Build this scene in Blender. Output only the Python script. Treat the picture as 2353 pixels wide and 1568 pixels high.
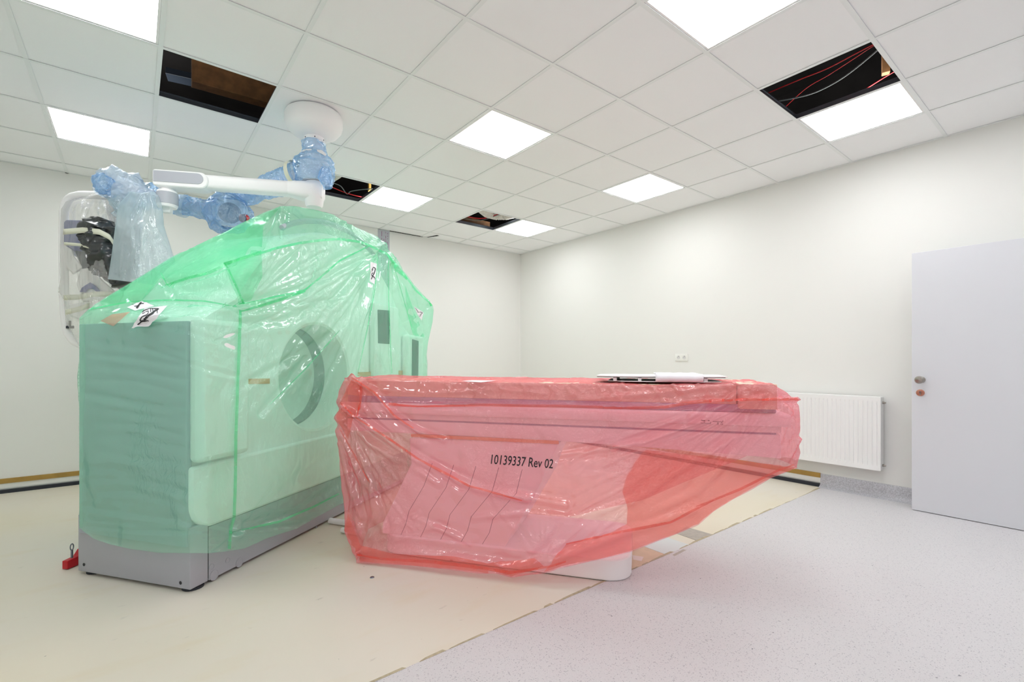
import bpy, bmesh, math, random
import numpy as np
from mathutils import Vector, Matrix, noise
from mathutils.bvhtree import BVHTree

for o in list(bpy.data.objects):
    bpy.data.objects.remove(o, do_unlink=True)
SC = bpy.context.scene
COL = SC.collection
random.seed(7)

# ------------------------------------------------------------------ camera
IW, IH = 2353, 1568
YAW, FPX, PX, PY = 0.6590756, 1091.577, 1154.01, 830.65      # calibrated on the ceiling grid
HC = 1.18                                                   # eye height
CS, SN = math.cos(YAW), math.sin(YAW)
cam_data = bpy.data.cameras.new('camera')
cam = bpy.data.objects.new('camera', cam_data)
COL.objects.link(cam)
cam.location = (0, 0, HC)
cam.rotation_euler = (math.pi / 2, 0, -YAW)
cam_data.sensor_width = 36
cam_data.lens = FPX / IW * 36
cam_data.shift_x = -(PX - IW / 2) / IW
cam_data.shift_y = (PY - IH / 2) / IW
cam_data.clip_start = 0.05
SC.camera = cam

# ------------------------------------------------------------------ world, light level
w = bpy.data.worlds.new('world')
SC.world = w
w.use_nodes = True
w.node_tree.nodes['Background'].inputs[0].default_value = (0.8, 0.85, 0.9, 1)
w.node_tree.nodes['Background'].inputs[1].default_value = 0.02
PANEL_LIGHT = 9.3
SC.view_settings.view_transform = 'Standard'
SC.view_settings.look = 'None'
SC.view_settings.gamma = 1
SC.view_settings.use_curve_mapping = False
SC.view_settings.exposure = 0.45
SC.cycles.transparent_max_bounces = 24
SC.cycles.max_bounces = 12
SC.cycles.diffuse_bounces = 8

# ------------------------------------------------------------------ measuring helpers
T = 0.625                                  # ceiling module
HT = 2.860041 * T + HC                     # ceiling height
GX, GY = 8.1909 * T, 10.3198 * T           # origin of the ceiling grid
XR, YB = 5.11, 6.10                        # right and back walls
ANG = math.radians(36.0)                   # the scanner stands at 36 degrees
U = Vector((math.cos(ANG), math.sin(ANG), 0))
V = Vector((-math.sin(ANG), math.cos(ANG), 0))
O = Vector((0.224, 2.875, 0))
EYE = Vector((0, 0, HC))


def ray(x, y):
    a = (x - PX) / FPX
    return Vector((a * CS + SN, -a * SN + CS, -(y - PY) / FPX))


def L(a, b, z):
    return O + U * a + V * b + Vector((0, 0, z))


def onA(x, y, a):
    r = ray(x, y)
    return EYE + r * ((a + O.dot(U)) / r.dot(U))


def onB(x, y, b):
    r = ray(x, y)
    return EYE + r * ((b + O.dot(V)) / r.dot(V))


def onD(x, y, d):
    return EYE + ray(x, y) * d


def onF(x, y, z=0.0):
    r = ray(x, y)
    return EYE + r * ((z - HC) / r.z)


def onX(x, y, X):
    r = ray(x, y)
    return EYE + r * (X / r.x)


def onY(x, y, Y):
    r = ray(x, y)
    return EYE + r * (Y / r.y)


# ------------------------------------------------------------------ materials
def srgb(r, g, b):
    f = lambda v: (v / 255 / 12.92) if v / 255 <= 0.04045 else ((v / 255 + 0.055) / 1.055) ** 2.4
    return (f(r), f(g), f(b), 1)


def newmat(name):
    m = bpy.data.materials.new(name)
    m.use_nodes = True
    m.node_tree.nodes.clear()
    return m, m.node_tree.nodes, m.node_tree.links


def pbr(name, col, rough=0.5, metal=0.0, spec=0.5, nscale=0, namt=0.0, bump=0.0, bscale=60, col2=None, thr=None, detail=4):
    m, N, K = newmat(name)
    out = N.new('ShaderNodeOutputMaterial')
    p = N.new('ShaderNodeBsdfPrincipled')
    K.new(p.outputs[0], out.inputs[0])
    p.inputs['Base Color'].default_value = col
    p.inputs['Roughness'].default_value = rough
    p.inputs['Metallic'].default_value = metal
    p.inputs['Specular IOR Level'].default_value = spec
    tc = N.new('ShaderNodeTexCoord')
    if nscale or col2:
        n = N.new('ShaderNodeTexNoise')
        n.inputs['Scale'].default_value = nscale or 5
        n.inputs['Detail'].default_value = detail
        K.new(tc.outputs['Object'], n.inputs['Vector'])
        r = N.new('ShaderNodeValToRGB')
        lo, hi = thr or (0.35, 0.65)
        r.color_ramp.elements[0].position = lo
        r.color_ramp.elements[1].position = hi
        c2 = col2 or tuple(max(0, c * (1 - namt)) for c in col[:3]) + (1,)
        r.color_ramp.elements[0].color = c2
        r.color_ramp.elements[1].color = col
        K.new(n.outputs[0], r.inputs[0])
        K.new(r.outputs[0], p.inputs['Base Color'])
    if bump:
        n2 = N.new('ShaderNodeTexNoise')
        n2.inputs['Scale'].default_value = bscale
        K.new(tc.outputs['Object'], n2.inputs['Vector'])
        b = N.new('ShaderNodeBump')
        b.inputs['Strength'].default_value = bump
        b.inputs['Distance'].default_value = 0.002
        K.new(n2.outputs[0], b.inputs['Height'])
        K.new(b.outputs[0], p.inputs['Normal'])
    return m


def emit(name, col, s):
    m, N, K = newmat(name)
    out = N.new('ShaderNodeOutputMaterial')
    e = N.new('ShaderNodeEmission')
    e.inputs[0].default_value = col
    e.inputs[1].default_value = s
    K.new(e.outputs[0], out.inputs[0])
    return m


def plastic(name, thru, body, opac, gloss=0.07, scale=9.0, bump=0.5, dist=0.02, rough=0.16, edge=0.25, stretch=(1, 1, 1), fine=45, rot=(0, 0, 0)):
    """thin crumpled film: clear tint, milky body and a crinkled shine"""
    m, N, K = newmat(name)
    out = N.new('ShaderNodeOutputMaterial')
    tc = N.new('ShaderNodeTexCoord')
    mp = N.new('ShaderNodeMapping')
    mp.inputs['Scale'].default_value = stretch
    mp.inputs['Rotation'].default_value = rot
    K.new(tc.outputs['Object'], mp.inputs['Vector'])
    n = N.new('ShaderNodeTexNoise')
    n.noise_type = 'RIDGED_MULTIFRACTAL'
    n.inputs['Scale'].default_value = scale
    n.inputs['Detail'].default_value = 5
    n.inputs['Roughness'].default_value = 0.55
    n.inputs['Distortion'].default_value = 0.9
    K.new(mp.outputs[0], n.inputs['Vector'])
    f = N.new('ShaderNodeTexNoise')
    f.inputs['Scale'].default_value = fine
    f.inputs['Detail'].default_value = 3
    f.inputs['Distortion'].default_value = 1.5
    K.new(mp.outputs[0], f.inputs['Vector'])
    # the crinkles come in patches
    pz = N.new('ShaderNodeTexNoise')
    pz.inputs['Scale'].default_value = 2.2
    pz.inputs['Detail'].default_value = 1
    K.new(tc.outputs['Object'], pz.inputs['Vector'])
    pr = N.new('ShaderNodeMapRange')
    pr.inputs[1].default_value = 0.42
    pr.inputs[2].default_value = 0.66
    K.new(pz.outputs[0], pr.inputs[0])
    b1 = N.new('ShaderNodeBump')
    b1.inputs['Strength'].default_value = bump
    b1.inputs['Distance'].default_value = dist
    K.new(n.outputs[0], b1.inputs['Height'])
    mul = N.new('ShaderNodeMath')
    mul.operation = 'MULTIPLY'
    K.new(f.outputs[0], mul.inputs[0])
    K.new(pr.outputs[0], mul.inputs[1])
    b2 = N.new('ShaderNodeBump')
    b2.inputs['Strength'].default_value = min(1.0, bump * 1.3)
    b2.inputs['Distance'].default_value = dist * 0.6
    K.new(mul.outputs[0], b2.inputs['Height'])
    K.new(b1.outputs[0], b2.inputs['Normal'])
    tr = N.new('ShaderNodeBsdfTransparent')
    tr.inputs[0].default_value = thru
    df = N.new('ShaderNodeBsdfDiffuse')
    df.inputs[0].default_value = body
    tl = N.new('ShaderNodeBsdfTranslucent')
    tl.inputs[0].default_value = body
    gl = N.new('ShaderNodeBsdfGlossy')
    gl.inputs['Roughness'].default_value = rough
    gl.inputs[0].default_value = (1, 1, 1, 1)
    K.new(b1.outputs[0], df.inputs['Normal'])
    K.new(b1.outputs[0], tl.inputs['Normal'])
    K.new(b2.outputs[0], gl.inputs['Normal'])
    mm = N.new('ShaderNodeMixShader')
    mm.inputs[0].default_value = 0.2
    K.new(df.outputs[0], mm.inputs[1])
    K.new(tl.outputs[0], mm.inputs[2])
    lw = N.new('ShaderNodeLayerWeight')
    lw.inputs[0].default_value = 0.35
    ma = N.new('ShaderNodeMath')
    ma.operation = 'MULTIPLY_ADD'
    ma.inputs[1].default_value = edge
    ma.inputs[2].default_value = opac
    ma.use_clamp = True
    K.new(lw.outputs['Facing'], ma.inputs[0])
    # the film is a little denser where it is gathered
    md = N.new('ShaderNodeMapRange')
    md.inputs[1].default_value = 0.3
    md.inputs[2].default_value = 0.8
    md.inputs[3].default_value = -0.06
    md.inputs[4].default_value = 0.10
    K.new(n.outputs[0], md.inputs[0])
    ad = N.new('ShaderNodeMath')
    ad.use_clamp = True
    K.new(ma.outputs[0], ad.inputs[0])
    K.new(md.outputs[0], ad.inputs[1])
    m2 = N.new('ShaderNodeMixShader')
    K.new(ad.outputs[0], m2.inputs[0])
    K.new(tr.outputs[0], m2.inputs[1])
    K.new(mm.outputs[0], m2.inputs[2])
    m3 = N.new('ShaderNodeMixShader')
    m3.inputs[0].default_value = gloss
    K.new(m2.outputs[0], m3.inputs[1])
    K.new(gl.outputs[0], m3.inputs[2])
    K.new(m3.outputs[0], out.inputs[0])
    return m


def vinyl_mat():
    m, N, K = newmat('speckled_vinyl')
    out = N.new('ShaderNodeOutputMaterial')
    p = N.new('ShaderNodeBsdfPrincipled')
    K.new(p.outputs[0], out.inputs[0])
    p.inputs['Roughness'].default_value = 0.42
    tc = N.new('ShaderNodeTexCoord')
    prev = None
    base = N.new('ShaderNodeRGB')
    base.outputs[0].default_value = srgb(206, 204, 206)
    prev = base.outputs[0]
    for sc, th, c in ((170, 0.64, srgb(160, 158, 166)), (300, 0.66, srgb(232, 232, 232)), (60, 0.765, srgb(95, 95, 105))):
        n = N.new('ShaderNodeTexNoise')
        n.inputs['Scale'].default_value = sc
        n.inputs['Detail'].default_value = 1
        K.new(tc.outputs['Object'], n.inputs['Vector'])
        r = N.new('ShaderNodeMapRange')
        r.inputs[1].default_value = th
        r.inputs[2].default_value = th + 0.03
        r.inputs[4].default_value = 0.75
        K.new(n.outputs[0], r.inputs[0])
        mx = N.new('ShaderNodeMix')
        mx.data_type = 'RGBA'
        K.new(r.outputs[0], mx.inputs[0])
        K.new(prev, mx.inputs[6])
        mx.inputs[7].default_value = c
        prev = mx.outputs[2]
    K.new(prev, p.inputs['Base Color'])
    return m


def screed_mat():
    m, N, K = newmat('cream_screed')
    out = N.new('ShaderNodeOutputMaterial')
    p = N.new('ShaderNodeBsdfPrincipled')
    K.new(p.outputs[0], out.inputs[0])
    p.inputs['Roughness'].default_value = 0.5
    tc = N.new('ShaderNodeTexCoord')
    prev = N.new('ShaderNodeRGB')
    prev.outputs[0].default_value = srgb(218, 210, 190)
    prev = prev.outputs[0]
    for sc, lo, hi, amt, c, det, st in ((0.45, 0.40, 0.62, 0.8, srgb(219, 215, 209), 2, (1, 1, 1)),
                               (2.2, 0.56, 0.74, 0.5, srgb(214, 203, 178), 6, (1, 3, 1)),
                               (9, 0.69, 0.78, 0.45, srgb(165, 160, 150), 4, (1, 3, 1)),
                               (38, 0.775, 0.80, 0.7, srgb(110, 105, 100), 2, (1, 1, 1))):
        mp = N.new('ShaderNodeMapping')
        mp.inputs['Scale'].default_value = st
        K.new(tc.outputs['Object'], mp.inputs[0])
        n = N.new('ShaderNodeTexNoise')
        n.inputs['Scale'].default_value = sc
        n.inputs['Detail'].default_value = det
        K.new(mp.outputs[0], n.inputs['Vector'])
        r = N.new('ShaderNodeMapRange')
        r.inputs[1].default_value = lo
        r.inputs[2].default_value = hi
        r.inputs[4].default_value = amt
        K.new(n.outputs[0], r.inputs[0])
        mx = N.new('ShaderNodeMix')
        mx.data_type = 'RGBA'
        K.new(r.outputs[0], mx.inputs[0])
        K.new(prev, mx.inputs[6])
        mx.inputs[7].default_value = c
        prev = mx.outputs[2]
    K.new(prev, p.inputs['Base Color'])
    return m


M = dict(
    wall=pbr('wall_paint', srgb(234, 234, 231), 0.6, spec=0.3, bump=0.05, bscale=90),
    ceil=pbr('ceiling_tile', srgb(247, 248, 250), 0.85, spec=0.2, bump=0.15, bscale=300),
    grid=pbr('grid_paint', srgb(238, 241, 242), 0.45),
    gmetal=pbr('galvanised_metal', srgb(130, 138, 150), 0.35, 0.8),
    dark=pbr('painted_void_shade', srgb(30, 28, 27), 0.95, spec=0.1, nscale=3, namt=0.5),  # near-black colour stands in for shade above the ceiling
    wood=pbr('timber', srgb(128, 88, 50), 0.7, nscale=14, namt=0.35),
    duct=pbr('duct_foil', srgb(235, 232, 225), 0.5, nscale=20, namt=0.2),
    lamp=emit('lamp_diffuser', (0.985, 0.99, 1.0, 1), PANEL_LIGHT),
    lampframe=pbr('lamp_frame', srgb(240, 240, 240), 0.4),
    vinyl=vinyl_mat(),
    screed=screed_mat(),
    cove=pbr('vinyl_cove', srgb(206, 206, 212), 0.5, nscale=120, namt=0.25, thr=(0.42, 0.6)),
    ochre=pbr('ochre_board', srgb(178, 142, 70), 0.6, nscale=9, namt=0.18),
    blackrub=pbr('black_rubber', srgb(38, 42, 52), 0.6),
    door=pbr('door_laminate', srgb(215, 216, 222), 0.35),
    steel=pbr('satin_nickel', srgb(170, 165, 158), 0.25, 1.0),
    copper=pbr('brass_plate', srgb(190, 130, 110), 0.35, 0.7),
    enamel=pbr('white_enamel', srgb(240, 240, 240), 0.3),
    grooves=pbr('enamel_groove', srgb(222, 222, 222), 0.4),
    socket=pbr('socket_plastic', srgb(238, 238, 234), 0.35),
    hole=pbr('socket_hole', srgb(70, 66, 66), 0.6),
    greymet=pbr('grey_housing', srgb(170, 172, 181), 0.4, spec=0.4),
    greypan=pbr('grey_panel', srgb(168, 175, 190), 0.45),
    white=pbr('white_housing', srgb(251, 251, 252), 0.45),
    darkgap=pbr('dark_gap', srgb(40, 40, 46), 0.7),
    bore=pbr('bore_liner', srgb(244, 246, 245), 0.5),
    pinkline=pbr('pink_line', srgb(188, 190, 200), .6, nscale=45, col2=srgb(160, 110, 145), thr=(.48, .52), detail=1),
    borering=pbr('bore_ring', srgb(140, 150, 152), 0.4),
    screen=pbr('dark_screen', srgb(58, 66, 76), 0.25),
    card=pbr('cardboard', srgb(230, 206, 186), 0.8, nscale=25, namt=0.08),
    violet=pbr('violet_foam', srgb(168, 164, 190), 0.6),
    paper=pbr('white_paper', srgb(246, 244, 250), 0.7),
    ink=pbr('black_ink', srgb(28, 28, 34), 0.6),
    tape=pbr('cream_tape', srgb(226, 228, 208), 0.5),
    otape=pbr('orange_tape', srgb(228, 160, 110), 0.5),
    red=pbr('red_paint', srgb(190, 12, 32), 0.35),
    redcable=pbr('red_cable', srgb(205, 30, 35), 0.45),
    greycable=pbr('grey_cable', srgb(110, 118, 118), 0.5),
    inlay=pbr('grey_inlay', srgb(184, 187, 196), 0.4),
    plate=pbr('pale_plate', srgb(212, 220, 220), 0.45),
    greytape=pbr('grey_tape', srgb(178, 172, 162), 0.6, nscale=30, namt=0.12),
    blackbag=pbr('black_film', srgb(58, 62, 64), 0.28, spec=0.8, bump=1.0, bscale=22, nscale=10, namt=0.5),
    navy=pbr('navy_casing', srgb(96, 104, 160), 0.35),
    pinkprint=pbr('pink_print', srgb(165, 120, 150), .6),
    pinkw=pbr('pale_floor_tape', srgb(224, 210, 205), 0.6),
)
M['green'] = plastic('green_film', srgb(236, 255, 247), srgb(156, 244, 204), 0.30, gloss=0.10, scale=4.2, bump=0.8, dist=0.05, edge=0.10, stretch=(1.0, 1.0, 0.5), fine=22, rough=.12)
M['green2'] = plastic('green_film_folded', srgb(205, 252, 228), srgb(105, 236, 170), 0.42, gloss=0.07, scale=7, bump=0.6, dist=0.02, edge=0.2, fine=40)
M['green3'] = plastic('green_film_double', srgb(222, 253, 238), srgb(120, 236, 178), 0.22, gloss=.06, scale=4, bump=.6, dist=.04)
M['redf'] = plastic('red_film', srgb(255, 226, 234), srgb(255, 146, 148), 0.38, gloss=0.09, scale=4.6, bump=0.8, dist=0.05, edge=0.10, stretch=(1, 1, 1.2), fine=26, rough=.12)
M['redf2'] = plastic('red_film_folded', srgb(255, 205, 200), srgb(255, 118, 98), 0.42, gloss=0.07, scale=7, bump=0.6, dist=0.02, edge=0.2, fine=40)
M['redf3'] = plastic('red_film_double', srgb(255, 212, 208), srgb(255, 126, 110), 0.30, gloss=.06, scale=4, bump=.6, dist=.04)
M['blue'] = plastic('blue_film', srgb(225, 240, 254), srgb(165, 210, 250), 0.34, gloss=0.16, scale=10, bump=1.0, dist=0.04, edge=0.3, fine=34, rough=.12)
M['paleblue'] = plastic('pale_blue_film', srgb(242, 249, 252), srgb(226, 241, 247), 0.32, gloss=0.12, scale=7, bump=0.8, dist=0.03, edge=0.25, fine=30)
M['pale'] = plastic('pale_film', srgb(235, 244, 252), srgb(222, 236, 248), .45, gloss=.16, scale=10, bump=1.0, dist=.04, edge=.3, fine=34, rough=.12)
M['clear'] = plastic('clear_film', srgb(250, 250, 249), srgb(244, 244, 240), 0.18, gloss=0.15, scale=8, bump=1.0, dist=0.04, edge=0.25, stretch=(1, 1, 0.3), fine=26)



# ------------------------------------------------------------------ mesh building
class MB:
    def __init__(s):
        s.v, s.f, s.mi = [], [], []

    def add(s, vs, fs, mi=0):
        n = len(s.v)
        s.v += [Vector(v) for v in vs]
        s.f += [tuple(i + n for i in f) for f in fs]
        s.mi += [mi] * len(fs)
        return s

    def box(s, x0, x1, y0, y1, z0, z1, fr=None, mi=0):
        fr = fr or (lambda a, b, c: Vector((a, b, c)))
        vs = [fr(x, y, z) for z in (z0, z1) for y in (y0, y1) for x in (x0, x1)]
        return s.add(vs, [(0, 2, 3, 1), (4, 5, 7, 6), (0, 1, 5, 4), (2, 6, 7, 3), (0, 4, 6, 2), (1, 3, 7, 5)], mi)

    def bbox(s, x0, x1, y0, y1, z0, z1, fr=None, r=0.01, seg=3, mi=0):
        """box with rounded edges"""
        fr = fr or (lambda a, b, c: Vector((a, b, c)))
        bm = bmesh.new()
        bmesh.ops.create_cube(bm, size=1)
        for v in bm.verts:
            v.co = Vector(((v.co.x + .5) * (x1 - x0) + x0, (v.co.y + .5) * (y1 - y0) + y0, (v.co.z + .5) * (z1 - z0) + z0))
        bmesh.ops.bevel(bm, geom=list(bm.edges) + list(bm.verts), offset=r, segments=seg, affect='EDGES', profile=0.5)
        bm.verts.index_update()
        s.add([fr(*v.co) for v in bm.verts], [[v.index for v in f.verts] for f in bm.faces], mi)
        bm.free()
        return s

    def prism(s, pts, d, mi=0):
        """closed outline pts (3D) extruded along vector d"""
        n = len(pts)
        d = Vector(d)
        vs = [Vector(p) for p in pts] + [Vector(p) + d for p in pts]
        fs = [tuple(range(n))[::-1], tuple(range(n, 2 * n))]
        fs += [(i, (i + 1) % n, n + (i + 1) % n, n + i) for i in range(n)]
        return s.add(vs, fs, mi)

    def tube(s, pts, r, seg=12, mi=0, cap=True):
        pts = [Vector(p) for p in pts]
        rs = r if isinstance(r, (list, tuple)) else [r] * len(pts)
        vs, fs = [], []
        t0 = (pts[1] - pts[0]).normalized()
        up = Vector((0, 0, 1)) if abs(t0.z) < 0.9 else Vector((1, 0, 0))
        n0 = t0.cross(up).normalized()
        for i, p in enumerate(pts):
            t = (pts[min(i + 1, len(pts) - 1)] - pts[max(i - 1, 0)]).normalized()
            n0 = (n0 - t * n0.dot(t)).normalized()
            b0 = t.cross(n0)
            for k in range(seg):
                a = 2 * math.pi * k / seg
                vs.append(p + (n0 * math.cos(a) + b0 * math.sin(a)) * rs[i])
        for i in range(len(pts) - 1):
            for k in range(seg):
                fs.append((i * seg + k, i * seg + (k + 1) % seg, (i + 1) * seg + (k + 1) % seg, (i + 1) * seg + k))
        if cap:
            fs.append(tuple(range(seg))[::-1])
            fs.append(tuple((len(pts) - 1) * seg + k for k in range(seg)))
        return s.add(vs, fs, mi)

    def lathe(s, prof, c, ax=Vector((0, 0, 1)), seg=48, mi=0):
        """profile [(radius, height)] turned about the axis ax through c"""
        ax = Vector(ax).normalized()
        e1 = ax.orthogonal().normalized()
        e2 = ax.cross(e1)
        vs, fs = [], []
        for r, h in prof:
            for k in range(seg):
                a = 2 * math.pi * k / seg
                vs.append(Vector(c) + ax * h + (e1 * math.cos(a) + e2 * math.sin(a)) * max(r, 1e-5))
        for i in range(len(prof) - 1):
            for k in range(seg):
                fs.append((i * seg + k, i * seg + (k + 1) % seg, (i + 1) * seg + (k + 1) % seg, (i + 1) * seg + k))
        return s.add(vs, fs, mi)

    def build(s, name, mat, parent=None, smooth=False, bevel=0, weld=0, origin=None, angle=0.6, sub=0):
        me = bpy.data.meshes.new(name)
        og = Vector(origin) if origin is not None else (parent.location.copy() if parent and parent.parent is None else Vector((0, 0, 0)))
        if parent and parent.parent is not None:
            og = Vector((0, 0, 0))
        me.from_pydata([tuple(v - og) for v in s.v], [], s.f)
        mats = mat if isinstance(mat, list) else [mat]
        for m in mats:
            me.materials.append(m)
        for p, mi in zip(me.polygons, s.mi):
            p.material_index = mi
        bm = bmesh.new()
        bm.from_mesh(me)
        if weld:
            bmesh.ops.remove_doubles(bm, verts=bm.verts, dist=weld)
        bmesh.ops.recalc_face_normals(bm, faces=bm.faces)
        bm.to_mesh(me)
        bm.free()
        if smooth:
            for p in me.polygons:
                p.use_smooth = True
            if angle:
                me.set_sharp_from_angle(angle=angle)
        o = bpy.data.objects.new(name, me)
        COL.objects.link(o)
        if parent:
            o.parent = parent
        else:
            o.location = og
        if bevel:
            b = o.modifiers.new('bevel', 'BEVEL')
            b.width = bevel
            b.segments = 2
            b.limit_method = 'ANGLE'
        if sub:
            b = o.modifiers.new('sub', 'SUBSURF')
            b.levels = b.render_levels = sub
        return o


class P:
    """a thing: an Empty at its base that carries the parts"""


def thing(name, loc, label, cat, group=None):
    o = bpy.data.objects.new(name, None)
    o.empty_display_size = 0.1
    COL.objects.link(o)
    o.location = loc
    tag(o, label, cat, group)
    return o


def tag(o, label, cat, group=None, kind=None):
    o['label'] = label
    o['category'] = cat
    if group:
        o['group'] = group
    if kind:
        o['kind'] = kind
    return o


def struct(o, label=None):
    o['kind'] = 'structure'
    if label:
        o['label'] = label
    return o


def sub_build(mb, name, mat, part, root, **k):
    """a sub-part: parented to a part whose own offset from the root is zero"""
    me = mb.build(name, mat, None, origin=(0, 0, 0), **k)
    me.data.transform(Matrix.Translation(-root.location))
    me.parent = part
    return me


def arc(c, r, a0, a1, n, e1, e2):
    return [Vector(c) + (Vector(e1) * math.cos(a0 + (a1 - a0) * i / n) + Vector(e2) * math.sin(a0 + (a1 - a0) * i / n)) * r for i in range(n + 1)]


def resample(pts, n):
    P_ = np.array([tuple(p) for p in pts], float)
    d = np.r_[0, np.cumsum(np.linalg.norm(np.diff(P_, axis=0), axis=1))]
    if d[-1] < 1e-9:
        return np.repeat(P_[:1], n, 0)
    t = np.linspace(0, d[-1], n)
    return np.stack([np.interp(t, d, P_[:, k]) for k in range(3)], 1)


def coons(bot, top, left, right, ns, nt):
    """patch between four 3D curves; bot and top run left to right, left and right run bottom to top"""
    c0, c1 = resample(bot, ns), resample(top, ns)
    d0, d1 = resample(left, nt), resample(right, nt)
    s = np.linspace(0, 1, ns)[:, None, None]
    t = np.linspace(0, 1, nt)[None, :, None]
    g = (1 - t) * c0[:, None] + t * c1[:, None] + (1 - s) * d0[None] + s * d1[None]
    g -= (1 - s) * (1 - t) * c0[0] + s * (1 - t) * c0[-1] + (1 - s) * t * c1[0] + s * t * c1[-1]
    return g


def grid_faces(ns, nt, off=0):
    return [(off + i * nt + j, off + (i + 1) * nt + j, off + (i + 1) * nt + j + 1, off + i * nt + j + 1) for i in range(ns - 1) for j in range(nt - 1)]


def fbm(p, sc, oct=3, rid=True):
    v = Vector(p) * sc
    a, r = 1.0, 0.0
    for _ in range(oct):
        n = noise.noise(v)
        r += a * ((0.5 - abs(n)) if rid else n)
        v = v * 2.1 + Vector((3.1, 1.7, 9.2))
        a *= 0.5
    return r


def seg_dist(P2, line):
    """distance of points (n,2) to a polyline"""
    best = np.full(len(P2), 1e9)
    for a, b in zip(line[:-1], line[1:]):
        a, b = np.array(a, float), np.array(b, float)
        ab = b - a
        t = np.clip(((P2 - a) @ ab) / max(ab @ ab, 1e-9), 0, 1)
        best = np.minimum(best, np.linalg.norm(P2 - (a + t[:, None] * ab), axis=1))
    return best


def to_px(W):
    d = W - np.array(EYE)
    rr = d[:, 0] * CS - d[:, 1] * SN
    dd = d[:, 0] * SN + d[:, 1] * CS
    return np.stack([PX + FPX * rr / dd, PY - FPX * d[:, 2] / dd], 1)


def cast(bvh, x, y, off=0.004):
    r = ray(x, y).normalized()
    h = bvh.ray_cast(EYE, r)
    if h[0] is None:
        return None
    n = h[1] if h[1].dot(r) < 0 else -h[1]
    return h[0] + n * off * 0.6 - r * off * 0.4


def ribbon(mb, bvh, pts, w, off=0.004, step=6, mi=0, taper=True):
    """a narrow strip lying on a sheet; pts are measured points of the strip, w its width"""
    q = resample([(x, y, 0) for x, y in pts], max(2, int(sum(math.dist(a, b) for a, b in zip(pts[:-1], pts[1:])) / step)))[:, :2]
    vs, ok = [], []
    n = len(q)
    for i in range(n):
        t = q[min(i + 1, n - 1)] - q[max(i - 1, 0)]
        t = t / (np.linalg.norm(t) + 1e-9)
        nn = np.array([-t[1], t[0]])
        ww = w / 2
        if taper:
            ww *= 0.35 + 0.65 * math.sin(math.pi * (i + .5) / n) ** 0.5
        a, b = cast(bvh, *(q[i] + nn * ww), off), cast(bvh, *(q[i] - nn * ww), off)
        if a is None or b is None or (a - b).length > 0.2:
            ok.append(False)
            vs += [Vector((0, 0, 0)), Vector((0, 0, 0))]
        else:
            ok.append(True)
            vs += [a, b]
    V2, F, mp = [], [], {}
    for i in range(n):
        if ok[i]:
            mp[i] = len(V2)
            V2 += [vs[2 * i], vs[2 * i + 1]]
    for i in range(n - 1):
        if i in mp and i + 1 in mp and (vs[2 * i] - vs[2 * i + 2]).length < 0.25:
            F.append((mp[i], mp[i] + 1, mp[i + 1] + 1, mp[i + 1]))
    mb.add(V2, F, mi)


def decal(mb, bvh, quad, off=0.006, n=10, mi=0, m=None):
    """a four-cornered sheet lying on another surface: corners TL, TR, BR, BL"""
    m = m or n
    vs = []
    for i in range(n):
        for j in range(m):
            s, t = i / (n - 1), j / (m - 1)
            p = [quad[0][k] * (1 - s) * (1 - t) + quad[1][k] * s * (1 - t) + quad[2][k] * s * t + quad[3][k] * (1 - s) * t for k in (0, 1)]
            c = cast(bvh, *p, off)
            vs.append(c)
    for k, v in enumerate(vs):
        if v is None:
            vs[k] = next(x for x in vs[k:] + vs[::-1] if x is not None)
    mb.add(vs, grid_faces(n, m), mi)


# ================================================================== THE ROOM
XL, YF = -1.75, -4.2
mb = MB().box(XL - .3, XR + .3, YF - .3, YB + .3, -0.12, 0)
floor = struct(mb.build('floor', M['screed'], origin=(0, 0, 0)), 'bare cream screed floor under the covered machines')
SEAM = 1.665
# vinyl sheet with a slightly ragged edge
edge = [Vector((XL, SEAM, 0))]
x = XL
while x < XR:
    edge.append(Vector((x, SEAM + random.uniform(-.002, .002) + 0.012 * (x / 5), 0)))
    x += 0.12
edge.append(Vector((XR, SEAM + .012, 0)))
mb = MB().prism([Vector((XL, YF, 0.0005)), Vector((XR, YF, 0.0005))] + [p + Vector((0, 0, .0005)) for p in edge[::-1]], (0, 0, 0.003))
vin = mb.build('vinyl_sheet', M['vinyl'], floor)
vin['label'] = 'light grey speckled vinyl sheet'

mb = MB().box(XL - .3, XR + .3, YB, YB + .15, 0, HT + .9)
struct(mb.build('wall_back', M['wall'], origin=(0, 0, 0)))
mb = MB().box(XR, XR + .15, YF, YB, 0, HT + .9)
struct(mb.build('wall_right', M['wall'], origin=(0, 0, 0)))
mb = MB().box(XL - .15, XL, YF, YB, 0, HT + .9)
struct(mb.build('wall_left', M['wall'], origin=(0, 0, 0)))
mb = MB().box(XL - .3, XR + .3, YF - .15, YF, 0, HT + .9)
struct(mb.build('wall_front', M['wall'], origin=(0, 0, 0)))
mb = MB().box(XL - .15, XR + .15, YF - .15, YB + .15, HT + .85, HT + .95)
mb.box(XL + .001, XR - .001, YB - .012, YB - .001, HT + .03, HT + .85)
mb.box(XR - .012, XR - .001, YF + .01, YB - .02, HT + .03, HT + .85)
struct(mb.build('trim_3', M['dark'], origin=(0, 0, 0)), 'slab and wall linings above the ceiling, coloured dark for the shade in the open modules')  # plenum surfaces coloured near-black so the open modules look shaded

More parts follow.
